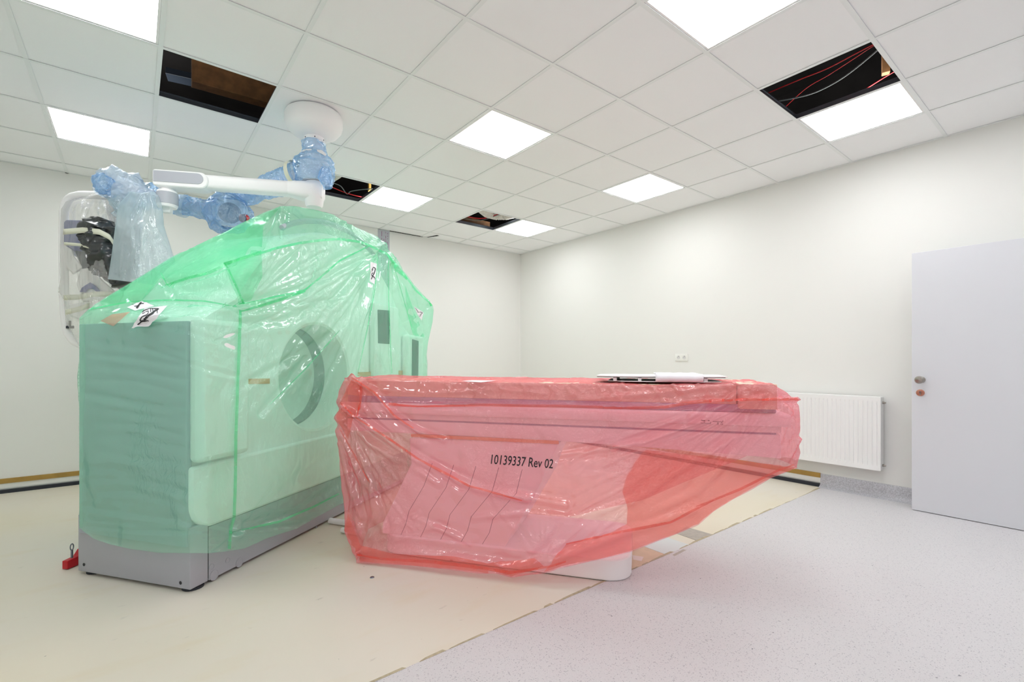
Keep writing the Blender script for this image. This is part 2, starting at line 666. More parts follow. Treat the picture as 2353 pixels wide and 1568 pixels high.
# ---- suspended ceiling
LIGHTS = [(1, 2), (1, 5), (1, 8), (4, 2), (4, 5), (4, 8), (8, 2), (8, 5), (8, 8), (1, 11), (4, 11), (8, 11), (4, 14)]  # panels over and behind the viewer are added to brighten camera-facing surfaces
HOLES = [(7, 4), (5, 2), (2, 2), (2, 8)]
gx = lambda c: GX - c * T
gy = lambda r: GY - r * T
mb = MB()
W2 = 0.012
for c in range(-1, 12):
    for r in range(-1, 18):
        if (c, r) in LIGHTS or (c, r) in HOLES:
            continue
        x0, x1, y0, y1 = max(gx(c + 1) + .004, XL), min(gx(c) - .004, XR), max(gy(r + 1) + .004, YF), min(gy(r) - .004, YB)
        if x1 - x0 < .02 or y1 - y0 < .02:
            continue
        sg = -0.0
        if (c, r) == (3, 0):
            y1 -= 0.02
        mb.box(x0, x1, y0, y1, HT + .003, HT + .018)
ceiling = struct(mb.build('ceiling', M['ceil'], origin=(0, 0, 0)), 'suspended white tile ceiling with four open modules')
mb = MB()
mw = MB()
for c in range(0, 12):
    X = gx(c)
    if XL < X < XR - .02:
        mb.box(X - W2, X + W2, YF, YB, HT - .001, HT + .001)
        mw.box(X - .001, X + .001, YF, YB, HT + .001, HT + .038)
for r in range(0, 18):
    Y = gy(r)
    if YF < Y < YB - .02:
        mb.box(XL, XR, Y - W2, Y + W2, HT - .0014, HT + .0006)
        mw.box(XL, XR, Y - .001, Y + .001, HT + .001, HT + .038)
        mw.box(XL, XR, Y - .004, Y + .004, HT + .034, HT + .040)
mb.box(XR - .022, XR, YF, YB, HT - .001, HT + .001)
mb.box(XL, XL + .022, YF, YB, HT - .001, HT + .001)
mb.box(XL, 2.76, YB - .022, YB, HT - .001, HT + .001)
mb.box(3.28, XR, YB - .022, YB, HT - .001, HT + .001)
mb.build('grid_flange', M['grid'], ceiling)
mw.build('grid_web', M['gmetal'], ceiling)
# dark sheets as shade for one tile's gap and lifted corner, by back wall
g = MB().box(2.77, 3.27, YB - .018, YB - .002, HT - .002, HT + .0005)
g.add([(3.33, YB - .03, HT - .002), (3.345, YB - .03, HT - .002), (3.43, YB - .21, HT - .002), (3.39, YB - .21, HT - .002)], [(0, 1, 2, 3)])
g.build('tile_gap_shade', M['dark'], ceiling)

names = {(1, 2): 'square ceiling light panel beside the open module nearest the back corner',
         (1, 5): 'square ceiling light panel nearest the middle of the right wall',
         (1, 8): 'square ceiling light panel beside the open module with red cables, over the door side',
         (4, 2): 'square ceiling light panel right of the open module behind the ceiling boom',
         (4, 5): 'square ceiling light panel alone in the middle of the ceiling',
         (4, 8): 'square ceiling light panel cut by the top edge right of centre',
         (8, 2): 'square ceiling light panel above the plastic wrapped console at left',
         (8, 5): 'square ceiling light panel cut by the top left corner of the view'}
for (c, r) in LIGHTS:
    x0, x1, y0, y1 = gx(c + 1) + .0125, gx(c) - .0125, gy(r + 1) + .0125, gy(r) - .0125
    z = HT + .002
    lab = names.get((c, r), {(8, 8): 'unseen ceiling light panel added just over the viewer, continuing the left row', (1, 11): 'unseen ceiling light panel added behind the viewer for brightness, near the right wall', (4, 11): 'unseen ceiling light panel added behind the viewer for brightness, middle of its row', (8, 11): 'unseen ceiling light panel added behind the viewer for brightness, near the left wall', (4, 14): 'unseen ceiling light panel added farthest behind the viewer for brightness'}.get((c, r)))
    t = thing('ceiling_light', (gx(c + .5), gy(r + .5), z), lab, 'ceiling light', 'square ceiling light panels')
    f = MB()
    w = .012
    f.box(x0, x1, y0, y0 + w, z, z + .02).box(x0, x1, y1 - w, y1, z, z + .02).box(x0, x0 + w, y0 + w, y1 - w, z, z + .02).box(x1 - w, x1, y0 + w, y1 - w, z, z + .02)
    f.build('frame', M['lampframe'], t)
    MB().box(x0 + w, x1 - w, y0 + w, y1 - w, z + .004, z + .012).build('diffuser', M['lamp'], t)

# ---- what shows in the open modules
def beam(name, lab, cat, p0, p1, wd, h, z, mat):
    p0, p1 = Vector(p0), Vector(p1)
    d = (p1 - p0).normalized()
    n = Vector((-d.y, d.x))
    pts = [p0 + n * wd / 2, p0 - n * wd / 2, p1 - n * wd / 2, p1 + n * wd / 2]
    o = MB().prism([Vector((q.x, q.y, z)) for q in pts], (0, 0, h)).build(name, mat, origin=(*p0, z), bevel=.003)
    return tag(o, lab, cat)


def hung(name, lab, cat, pa, pb, z, depth, h, mat):
    """a bar whose lower near edge runs between two measured points at height z"""
    p0, p1 = onF(*pa, HT + z), onF(*pb, HT + z)
    n = Vector((-(p1 - p0).y, (p1 - p0).x, 0)).normalized()
    if n.dot(p0) < 0:
        n = -n
    o = MB().prism([p0, p1, p1 + n * depth, p0 + n * depth], (0, 0, h)).build(name, mat, origin=p0, bevel=.003)
    return tag(o, lab, cat)


hung('timber_beam', 'rough timber beam seen through the open ceiling module at upper left', 'beam', (441, 186), (640, 243), .20, .10, .22, M['wood'])
hung('timber_beam', 'short timber block in the open ceiling module nearest the back corner', 'beam', (1055, 507), (1126, 522), .07, .06, .07, M['wood'])
hung('timber_beam', 'timber post glimpsed in the open ceiling module over the door side', 'beam', (2027, 168), (2046, 163), .22, .05, .30, M['wood'])
hung('timber_beam', 'upright batten in the open ceiling module behind the boom', 'beam', (848, 438), (853, 439), .10, .04, .25, M['ochre'])
hung('steel_channel', 'dark steel channel lying across the upper left open ceiling module', 'channel', (380, 168), (445, 183), .45, .12, .05, M['screen'])


def cable(lab, pts, r, mat):
    P_ = [Vector(p) for p in pts]
    out = []
    n = 10
    for i in range(len(P_) - 1):
        p0, p1, p2, p3 = P_[max(i - 1, 0)], P_[i], P_[i + 1], P_[min(i + 2, len(P_) - 1)]
        for k in range(n):
            t = k / n
            out.append(0.5 * ((2 * p1) + (p2 - p0) * t + (2 * p0 - 5 * p1 + 4 * p2 - p3) * t * t + (3 * p1 - p0 - 3 * p2 + p3) * t ** 3))
    out.append(P_[-1])
    o = MB().tube(out, r, 8).build('cable', mat, origin=P_[0], smooth=True)
    return tag(o, lab, 'cable')


def wire(lab, px, z, r, mat):
    cable(lab, [onF(x, y, HT + (z[k] if isinstance(z, (list, tuple)) else z)) for k, (x, y) in enumerate(px)], r, mat)


wire('red cable crossing the open ceiling module over the door side, highest of the reds', [(1700, 245), (1765, 214), (1840, 182), (1900, 158), (1965, 124), (2030, 90)], .14, .0035, M['redcable'])
wire('red cable sagging across the middle of the module over the door side', [(1790, 260), (1850, 205), (1900, 175), (1950, 143), (2000, 110), (2050, 80)], .16, .0025, M['redcable'])
wire('short red cable near the light panel in the module over the door side', [(1930, 250), (1975, 215), (2010, 192), (2046, 170), (2100, 140)], .10, .003, M['redcable'])
wire('grey cable hanging in the module over the door side', [(1740, 236), (1790, 232), (1860, 217), (1915, 192), (1965, 158), (2040, 95)], .13, .005, M['greycable'])
wire('red cable in the open ceiling module behind the boom', [(720, 410), (765, 431), (800, 445), (832, 453), (880, 462)], .06, .005, M['redcable'])
wire('grey cable looping down in the open ceiling module behind the boom', [(740, 405), (762, 419), (783, 428), (797, 446), (806, 440), (830, 436), (856, 434)], .06, .005, M['greycable'])
wire('red cable in the open ceiling module nearest the back corner', [(1060, 494), (1085, 500), (1105, 502), (1125, 499), (1150, 490)], .07, .006, M['redcable'])
wire('grey cable under the red one in the module nearest the back corner', [(1055, 500), (1080, 505), (1100, 507), (1120, 503), (1150, 492)], .06, .004, M['greycable'])


def flex_duct(lab, px, z, r):
    q = resample([onF(x, y, HT + z) + Vector((0, 0, r)) for x, y in px], 90)
    rs = [r * (1 + .10 * (i % 2)) for i in range(90)]
    return tag(MB().tube([Vector(p) for p in q], rs, 24).build('flexible_duct', M['duct'], origin=Vector(q[0]), smooth=True, angle=0), lab, 'duct')


flex_duct('white ribbed duct drooping into the open module nearest the back corner', [(1098, 476), (1108, 488), (1122, 499), (1142, 504), (1160, 504), (1182, 499), (1200, 492)], .055, .09)
flex_duct('white ribbed duct end in the open module behind the ceiling boom', [(735, 424), (752, 420), (768, 410), (782, 398)], .06, .08)

# ---- back wall tape strip with printed marks
o = thing('printed_tape_strip', (2.69, YB - .004, 0), 'vertical strip of silvery printed sealing tape on the back wall behind the green cover', 'tape')
MB().box(2.60, 2.768, YB - .004, YB - .0005, .1, HT - .004).build('strip', M['inlay'], o)
for xx in (2.655, 2.685, 2.712, 2.740):
    MB().box(xx - .004, xx + .004, YB - .0055, YB - .0045, .1, HT - .02).build('printed_line', M['pinkline'], o)

# ---- skirtings
b = MB()
b.box(XL, XR - .012, YB - .012, YB, .085, .128, mi=0)
b.box(XL, XR - .012, YB - .006, YB, .038, .085, mi=1)
b.box(XL, XR - .03, YB - .03, YB, 0, .030, mi=2)
struct(b.build('baseboard_back', [M['ochre'], M['wall'], M['blackrub']], origin=(0, 0, 0)), 'ochre batten with a black strip along the back wall foot')
b = MB()
b.box(XR - .012, XR, 1.70, YB, .085, .128, mi=0)
b.box(XR - .006, XR, 1.70, YB, .038, .085, mi=1)
b.box(XR - .03, XR, 1.70, YB, 0, .030, mi=2)
struct(b.build('trim_1', [M['ochre'], M['wall'], M['blackrub']], origin=(0, 0, 0)), 'ochre batten with a black strip along the right wall foot')
# coved vinyl skirting on the right wall
prof = [(XR - .001, .125)] + [(XR - .004, .118), (XR - .005, .055)] + [(XR - .055 + .05 * math.cos(a), .055 - .05 * math.sin(a)) for a in [math.pi / 2 * i / 8 for i in range(1, 9)]] + [(XR - .075, .0045), (XR - .075, .0015), (XR - .001, .0015)]
b = MB().prism([Vector((x, 1.70, z)) for x, z in prof], (0, YF - 1.70, 0))
struct(b.build('baseboard_right', M['cove'], origin=(0, 0, 0), smooth=True), 'grey speckled coved skirting below the radiator')

# ---- door leaf standing open in front of the right wall
DX = 4.865
dy1 = onX(2095, 1172, DX).y
mbd = MB().box(DX, DX + .042, dy1 - .95, dy1, .008, 2.035)
door = struct(mbd.build('door_1', M['door'], origin=(DX, dy1, 0), bevel=.002), 'pale grey flush door leaf standing open at the right edge')


def sp(mb_, name, mat, parent, **k):
    o = mb_.build(name, mat, None, origin=(0, 0, 0), **k)
    o.data.transform(Matrix.Translation(-parent.location))
    o.parent = parent
    return o


kc = onX(2117, 873, DX)
k = MB().lathe([(.026, 0), (.026, .004), (.011, .008), (.010, .035), (.022, .045), (.029, .058), (.029, .070), (.022, .080), (.0, .083)], kc, (-1, 0, 0), 32)
sp(k, 'knob', M['steel'], door, smooth=True)
kc2 = onX(2115, 903, DX)
k = MB().lathe([(.026, 0), (.026, .006), (.022, .008), (.0, .008)], kc2, (-1, 0, 0), 32)
lp = sp(k, 'lock_plate', M['copper'], door, smooth=True)
k = MB().bbox(kc2.x - .014, kc2.x - .007, kc2.y - .004, kc2.y + .004, kc2.z - .018, kc2.z + .010, r=.002).lathe([(.0085, 0), (.0085, .006), (0, .006)], kc2 + Vector((-.008, 0, .008)), (-1, 0, 0), 20)
o = sp(k, 'lock_cylinder', M['steel'], door, smooth=True)
o.parent = lp
k = MB().box(DX + .012, DX + .028, dy1 - .0005, dy1 + .002, kc.z - .03, kc.z + .03)
sp(k, 'latch', M['steel'], door)
k = MB().box(DX + .05, XR, dy1 - 1.02, dy1 - .96, .01, 2.06)
struct(k.build('trim_2', M['door'], origin=(0, 0, 0)))

# ---- double socket
sy0, sy1 = onX(1580, 820, 5.1).y, onX(1551, 820, 5.1).y
sz0, sz1 = onX(1565, 830, 5.1).z, onX(1565, 814, 5.1).z
st = thing('wall_socket', (XR, (sy0 + sy1) / 2, sz0), 'white double wall socket on the right wall above the red covered table', 'socket')
MB().bbox(XR - .010, XR, sy0, sy1, sz0, sz1, r=.003).build('faceplate', M['socket'], st, smooth=True)
for i in (0.27, 0.73):
    yc, zc = sy0 + (sy1 - sy0) * i, (sz0 + sz1) / 2
    k = MB().lathe([(.021, .0105), (.021, .012), (.019, .012), (.0185, .011)], (XR, yc, zc), (-1, 0, 0), 28)
    k.lathe([(.0185, .0106), (0, .0106)], (XR, yc, zc), (-1, 0, 0), 28)
    s_ = k.build('socket_insert', M['grooves'], st, smooth=True)
    k = MB().lathe([(.003, .0112), (0, .0112)], (XR, yc - .009, zc), (-1, 0, 0), 10).lathe([(.003, .0112), (0, .0112)], (XR, yc + .009, zc), (-1, 0, 0), 10)
    k.lathe([(.003, .0112), (0, .0112)], (XR, yc, zc + .013), (-1, 0, 0), 10)
    k.add([(XR - .0112, yc - .018, zc + .008), (XR - .0112, yc + .004, zc + .019), (XR - .0112, yc - .014, zc + .016)], [(0, 1, 2)])
    sub_build(k, 'socket_holes', M['hole'], s_, st)

# ---- radiator
ry0 = onX(2022, 1000, 5.0).y
rz1, rz0 = onX(2020, 914, 5.0).z, onX(2020, 1083, 5.0).z
ry1 = ry0 + 1.2
rad = thing('radiator', (5.05, (ry0 + ry1) / 2, 0), 'white panel radiator with vertical flutes on the right wall left of the door', 'radiator')
b = MB()
pitch = .0333
nfl = int((ry1 - ry0) / pitch)
fl = (ry1 - ry0 - pitch * nfl) / 2
pts = []
NZ = 16
# fluted front sheet: shallow valleys that fade at top and bottom rims
ys, dep = [], []
for i in range(nfl):
    y = ry0 + fl + i * pitch
    for t, d in ((0.0, 0), (.30, 0), (.42, 1), (.58, 1), (.70, 0)):
        ys.append(y + t * pitch)
        dep.append(d)
ys = [ry0] + ys + [ry1]
dep = [0] + dep + [0]
zs = [rz0, rz0 + .03, rz0 + .035, rz0 + .055, rz1 - .055, rz1 - .035, rz1 - .03, rz1]
fz = [0, 0, 0.15, 1, 1, .15, 0, 0]
vs = [Vector((5.0 + .0045 * d * q, y, z)) for y, d in zip(ys, dep) for z, q in zip(zs, fz)]
b.add(vs, grid_faces(len(ys), len(zs)))
b.box(5.0, 5.01, ry0 - .004, ry0, rz0, rz1).box(5.0, 5.01, ry1, ry1 + .004, rz0, rz1)
b.build('front_panel', M['enamel'], rad)
for yy in (ry0 - .006, ry1 - .003):
    MB().bbox(5.004, 5.085, yy, yy + .009, rz0 + .004, rz1 - .002, r=.002).build('side_cover', M['enamel'], rad)
b = MB().bbox(5.002, 5.086, ry0 - .004, ry1 + .004, rz1 - .012, rz1 + .004, r=.003)
b.build('top_grille', M['enamel'], rad)
b = MB().box(5.07, 5.08, ry0 + .01, ry1 - .01, rz0, rz1 - .02)
b.build('rear_panel', M['grooves'], rad)
for z in (rz1 - .045, rz0 + .045):
    k = MB().tube([(5.045, ry0, z), (5.045, ry0 - .018, z)], .011, 14).tube([(5.045, ry0 - .018, z), (5.045, ry0 - .03, z)], .008, 6)
    k.build('plug', M['steel'], rad, smooth=True)
for yy in (ry0 + .12, ry1 - .15):
    MB().box(5.08, XR - .001, yy, yy + .03, rz0 + .05, rz1 - .05).build('bracket', M['steel'], rad)

# ---- patches on the floor beside the vinyl edge
def fpoly(name, lab, cat, px, mat, th=.0015, z0=.0003):
    pts = [onF(*p) for p in px]
    for p in pts:
        p.z = z0
    o = MB().prism(pts, (0, 0, th)).build(name, mat, origin=pts[0])
    return tag(o, lab, cat)


fpoly('floor_plate', 'pale blue grey cover plate let into the cream floor beside the vinyl edge', 'floor plate', [(1478, 1256), (1527, 1234), (1592, 1256), (1545, 1281)], M['plate'])
fpoly('tape_patch', 'grey tape band across the cream floor, right of the pale plate', 'tape', [(1552, 1226), (1578, 1212), (1643, 1231), (1612, 1247)], M['greytape'])
fpoly('tape_patch', 'pale scrap of tape on the floor beside the white table foot', 'tape', [(1453, 1277), (1479, 1281), (1474, 1291), (1455, 1287)], M['pinkw'], z0=.0006)
fpoly('board_panel', 'beige floor board between the white table foot and the pale plate', 'floor board', [(1440, 1272), (1478, 1257), (1545, 1281), (1455, 1318), (1438, 1322)], pbr('beige_board', srgb(218, 196, 168), .6, nscale=12, namt=.1))
fpoly('tape_patch', 'grey tape scraps along the vinyl edge in front of the pale plate', 'tape', [(1545, 1277), (1570, 1264), (1577, 1266), (1550, 1280)], M['greytape'], z0=.0022)
# ragged mortar line along the vinyl edge
e = MB()
x = 0.6
while x < 5.0:
    l = random.uniform(.05, .28)
    wd = random.uniform(.004, .022)
    y = SEAM + .012 * x / 5
    e.add([(x, y - .002, .0042), (x + l, y - .002, .0042), (x + l * .95, y + wd, .0025), (x + l * .3, y + wd * .8, .0025), (x + .01, y + wd * .4, .0025)], [(0, 1, 2, 3, 4)])
    x += l * random.uniform(.8, 1.3)
rm = e.build('ragged_edge', pbr('old_glue', srgb(190, 178, 150), .7, nscale=40, namt=.25), floor)
k = MB().lathe([(.012, .0005), (.010, .004), (0, .005)], onF(855, 1328), (0, 0, 1), 16)
tag(k.build('bolt', M['gmetal'], origin=onF(855, 1328), smooth=True), 'small dark bolt head in the cream floor before the red cover', 'bolt')

# ================================================================== THE GREEN COVERED SCANNER
A1 = 2.62
gan = thing('scanner_gantry', L(1.3, .41, 0), 'large white scanner gantry with grey base under the green plastic cover', 'scanner')
# base
base = MB()
base.bbox(0, .105, 0, .80, .018, .33, fr=L, r=.004)
base.box(.112, A1, .004, .80, .018, .30, fr=L)
gb = base.build('base', M['greymet'], gan, smooth=True)
sub_build(MB().box(.106, .111, .006, .79, .03, .33, fr=L).box(.112, A1 - .02, .01, .79, .3, .306, fr=L), 'base_gap', M['darkgap'], gb, gan)
sub_build(MB().box(.04, A1 - .05, .06, .74, .001, .018, fr=L), 'plinth_painted_shadow', M['darkgap'], gb, gan)  # dark box stands in for the shadow under the raised base
for (x, y, r) in ((193, 1298, .009), (415, 1340, .009)):
    c = onA(x, y, 0)
    k = MB().lathe([(r, .0008), (r * .8, .0012), (r * .75, .0002), (0, .0002)], c, -U, 20)
    sub_build(k, 'screw', M['darkgap'], gb, gan, smooth=True)
for (x, y, r) in ((492, 1322, .028), (550, 1293, .026), (523, 1288, .014), (486, 1303, .016), (727, 1212, .008)):
    c = onB(x, y, .004)
    k = MB().lathe([(r, .0005), (r, .002), (r * .9, .002), (r * .88, .0008), (0, .0008)], c, -V, 28)
    sub_build(k, 'cap', M['greymet'], gb, gan, smooth=True)
for (a, b_) in ((.06, .05), (.06, .74), (A1 - .1, .05)):
    k = MB().lathe([(.05, 0), (.05, .012), (.03, .02), (.03, .03)], L(a, b_, 0), (0, 0, 1), 20)
    k.build('levelling_foot', M['blackrub'], gan, smooth=True)
# body: outline in (a, z), domed over the bore
cx, cz, R = 1.30, 1.02, 1.12
out = [(0.02, .30), (A1 - .02, .30), (A1 - .02, 1.36), (A1 - .10, 1.42)]
a0 = math.asin((1.55 - cz) / R)
out += [(cx + R * math.cos(t), cz + R * math.sin(t)) for t in [a0 + (math.pi - 2 * a0) * i / 36 for i in range(37)]]
out += [(.10, 1.42), (.02, 1.36)]
CB, BR = 1.03, .36      # bore centre along the gantry, bore radius
CZ = 1.07
body = MB()
# front face with a round opening, made as a fan between opening and outline
nb = 72
hole = [(CB + (BR + .17) * math.cos(2 * math.pi * i / nb), CZ + (BR + .17) * math.sin(2 * math.pi * i / nb)) for i in range(nb)]


def ray_out(c, ang, poly):
    d = (math.cos(ang), math.sin(ang))
    best = 9
    for (x1, y1), (x2, y2) in zip(poly, poly[1:] + poly[:1]):
        ex, ey = x2 - x1, y2 - y1
        den = d[0] * ey - d[1] * ex
        if abs(den) < 1e-9:
            continue
        t = ((x1 - c[0]) * ey - (y1 - c[1]) * ex) / den
        u = ((x1 - c[0]) * d[1] - (y1 - c[1]) * d[0]) / den
        if t > 0 and -1e-6 <= u <= 1 + 1e-6:
            best = min(best, t)
    return (c[0] + d[0] * best, c[1] + d[1] * best)


nf = 144
hole = [(CB + (BR + .03) * math.cos(2 * math.pi * i / nf), CZ + (BR + .03) * math.sin(2 * math.pi * i / nf)) for i in range(nf)]
rim = [ray_out((CB, CZ), 2 * math.pi * i / nf, out) for i in range(nf)]
for bf in (.03, .78):
    vs = [L(a, bf, z) for a, z in hole] + [L(CB + (p[0] - CB) * .985, bf, CZ + (p[1] - CZ) * .985) for p in rim]
    body.add(vs, [(i, (i + 1) % nf, nf + (i + 1) % nf, nf + i) for i in range(nf)])
vs = [L(CB + (p[0] - CB) * .985, .03, CZ + (p[1] - CZ) * .985) for p in rim] + [L(p[0], .06, p[1]) for p in rim] + [L(p[0], .75, p[1]) for p in rim] + [L(CB + (p[0] - CB) * .985, .78, CZ + (p[1] - CZ) * .985) for p in rim]
for q in range(3):
    body.add([vs[i] for i in range(q * nf, (q + 2) * nf)], [(i, (i + 1) % nf, nf + (i + 1) % nf, nf + i) for i in range(nf)])
body.build('housing', M['white'], gan, smooth=True, weld=.0005, angle=.5)
# funnel and bore tube
pr = [(BR + .03, .0), (BR + .012, .01), (BR + .002, .04), (BR, .20), (BR, .60), (BR, .66), (BR + .03, .75)]
bt = MB().lathe(pr, L(CB, .03, CZ), V, 72).build('bore', M['bore'], gan, smooth=True)
sub_build(MB().lathe([(BR + .004, .21), (BR - .012, .212), (BR - .012, .30), (BR + .004, .302)], L(CB, .03, CZ), V, 72), 'bore_ring', M['borering'], bt, gan, smooth=True)
# grey end panel, front bulges, lower cover
MB().bbox(-.012, .02, .012, .775, .235, 1.385, fr=L, r=.006).build('end_panel', M['greypan'], gan, smooth=True)


def bulge(a0, a1, z0, z1, bf, rr, name, rv=.10):
    """vertical cover with rounded lower corners and a rounded outer edge"""
    pts = [(a0, z1), (a0, z0 + rr)] + [(a0 + rr - rr * math.cos(t), z0 + rr - rr * math.sin(t)) for t in [math.pi / 2 * i / 8 for i in range(1, 9)]]
    pts += [(a1 - rr + rr * math.sin(t), z0 + rr - rr * math.cos(t)) for t in [math.pi / 2 * i / 8 for i in range(9)]] + [(a1, z1)]
    k = MB().prism([L(a, .03, z) for a, z in pts], V * (bf - .03))
    return k.build(name, M['white'], gan, bevel=.03, smooth=True)


bulge(0.005, .335, .66, 1.40, -.055, .03, 'front_bulge')
bulge(.0, 2.55, .30, .64, -.004, .14, 'lower_front_cover')
bulge(2.26, 2.60, .66, 1.44, -.055, .03, 'front_bulge')
# tower tops and control displays
MB().bbox(1.70, 2.12, -.03, .03, .95, 1.68, fr=L, r=.02).build('display_column', M['white'], gan, smooth=True)
p0, p1 = onB(870, 716, -.035), onB(893, 788, -.035)
sc = MB().add([onB(870, 716, -.035), onB(894, 718, -.035), onB(893, 788, -.035), onB(871, 786, -.035)], [(0, 1, 2, 3)])
sc.prism([onB(868, 712, -.032), onB(896, 714, -.032), onB(895, 791, -.032), onB(869, 789, -.032)], V * .01)
sc.build('control_display', M['screen'], gan)
MB().prism([onB(948, 780, -.06), onB(962, 784, -.06), onB(961, 880, -.06), onB(947, 880, -.06)], V * .02).build('control_display', M['screen'], gan)
# tape strips that hold transport locks
MB().prism([onB(568, 871, .026), onB(620, 870, .026), onB(620, 882, .026), onB(569, 883, .026)], V * .004).build('handle_strip', M['otape'], gan)
MB().prism([onB(826, 856, .012), onB(925, 852, .012), onB(925, 862, .012), onB(826, 865, .012)], V * .016).build('handle_strip', M['otape'], gan)
# arch trim band on top
ar = MB()
ptsA = [Vector(p) for p in resample([onB(x, y, .10) for x, y in ((648, 524), (668, 514), (700, 508), (735, 509), (770, 518), (805, 535), (832, 556), (858, 584))], 40)]
ar.tube(ptsA, .020, 10)
ar.build('arch_trim', M['inlay'], gan, smooth=True)


# ---- the green film
def G(*pts):
    return [Vector(p) for p in pts]


eb = -.075           # plane of the front of the film
ea = -.035
hem_end = [onA(182, 1215, ea), onA(213, 1238, ea), onA(252, 1252, ea), onA(300, 1262, ea), onA(372, 1271, ea)]
corner_hem = L(ea, eb + .03, onB(437, 1272, eb + .03).z)
corner_top = L(ea, eb + .05, 1.405)
left_top = onA(183, 731, ea)
hem_front = [corner_hem, onB(480, 1272, eb), onB(524, 1267, eb), onB(561, 1261, eb), onB(616, 1236, eb), onB(684, 1215, eb), onB(733, 1186, eb), onB(780, 1160, eb), L(1.7, eb, .09), L(2.4, eb, .09), L(2.83, eb + .03, .10)]
top_front = [corner_top, onB(470, 728, eb), onB(510, 706, eb + .01), onB(538, 668, eb + .02), onB(556, 630, eb), onB(600, 582, eb), onB(640, 570, eb), onB(700, 556, eb), onB(740, 551, eb), onB(780, 549, eb), onB(830, 556, eb), onB(866, 572, eb), onB(890, 590, eb), onB(912, 612, eb), onB(935, 642, eb), onB(962, 676, eb), onB(990, 700, eb)]
right_edge = [L(2.83, eb + .03, .10), onB(980, 900, eb), onB(981, 865, eb), onB(980, 810, eb), onB(984, 785, eb), onB(994, 740, eb), onB(996, 712, eb), onB(990, 700, eb)]
sil = [left_top, onA(200, 716, -.02), onB(218, 700, .80), onB(262, 672, .78), onB(300, 650, .75), onB(350, 618, .7), onB(392, 592, .65), onB(440, 571, .55), onB(500, 541, .45), onB(560, 510, .33), onB(610, 487, .20), onB(645, 474, .12), onB(680, 474, .09), onB(722, 482, .07), onB(760, 492, .07), onB(800, 513, .07), onB(840, 536, .07), onB(870, 551, .06), onB(885, 564, .05), onB(905, 594, .03), onB(935, 633, 0), onB(958, 662, -.03), onB(978, 686, -.05), onB(990, 700, eb)]
back_left = [L(ea, .84, .24), left_top]
hem_back = [L(ea, .84, .24), L(1.3, .86, .12), L(2.78, .84, .12)]
back_right = [L(2.78, .84, .12), L(2.78, .82, 1.4), L(2.86, .3, 1.6), onB(990, 700, eb)]

n_end, n_fr, n_v = 90, 360, 200
P_end = coons([hem_end[0]] + hem_end[1:] + [corner_hem], [left_top, corner_top], [hem_end[0], left_top], [corner_hem, corner_top], n_end, n_v)
P_fr = coons(hem_front, top_front, [corner_hem, corner_top], right_edge, n_fr, n_v)
P_top = coons(top_front, sil, [corner_top, left_top], [onB(990, 700, eb), onB(990, 700, eb)], n_fr, n_end)
P_bk = coons([hem_end[0], L(.3, .86, .2), L(1.3, .86, .12), L(2.78, .84, .12)], sil, [hem_end[0], left_top], back_right, 90, 60)
P_rt = coons([hem_front[-1], L(2.78, .84, .12)], [onB(990, 700, eb), onB(990, 700, eb)], right_edge, back_right, 30, 60)


def sheet(patches, shape):
    mb_ = MB()
    for g in patches:
        ns, nt = g.shape[:2]
        mb_.add([Vector(p) for p in g.reshape(-1, 3)], grid_faces(ns, nt))
    bm = bmesh.new()
    me = bpy.data.meshes.new('t')
    me.from_pydata([tuple(v) for v in mb_.v], [], mb_.f)
    bm.from_mesh(me)
    bmesh.ops.remove_doubles(bm, verts=bm.verts, dist=.0025)
    bmesh.ops.dissolve_degenerate(bm, edges=bm.edges, dist=.0001)
    bmesh.ops.recalc_face_normals(bm, faces=bm.faces)
    for _ in range(5):
        bmesh.ops.smooth_vert(bm, verts=[v for v in bm.verts if not v.is_boundary], factor=.5, use_axis_x=True, use_axis_y=True, use_axis_z=True)
    bm.normal_update()
    co = np.array([tuple(v.co) for v in bm.verts])
    no = np.array([tuple(v.normal) for v in bm.verts])
    bd = np.array([v.is_boundary for v in bm.verts])
    co2 = shape(co, no, bd)
    for v, c in zip(bm.verts, co2):
        v.co = c
    bm.normal_update()
    bm.to_mesh(me)
    bm.free()
    return me


def sheet_obj(me, name, mat, label, cat, origin):
    me.transform(Matrix.Translation(-Vector(origin)))
    me.materials.clear()
    me.materials.append(mat)
    for p in me.polygons:
        p.use_smooth = True
    me.name = name
    o = bpy.data.objects.new(name, me)
    COL.objects.link(o)
    o.location = origin
    tag(o, label, cat)
    return o


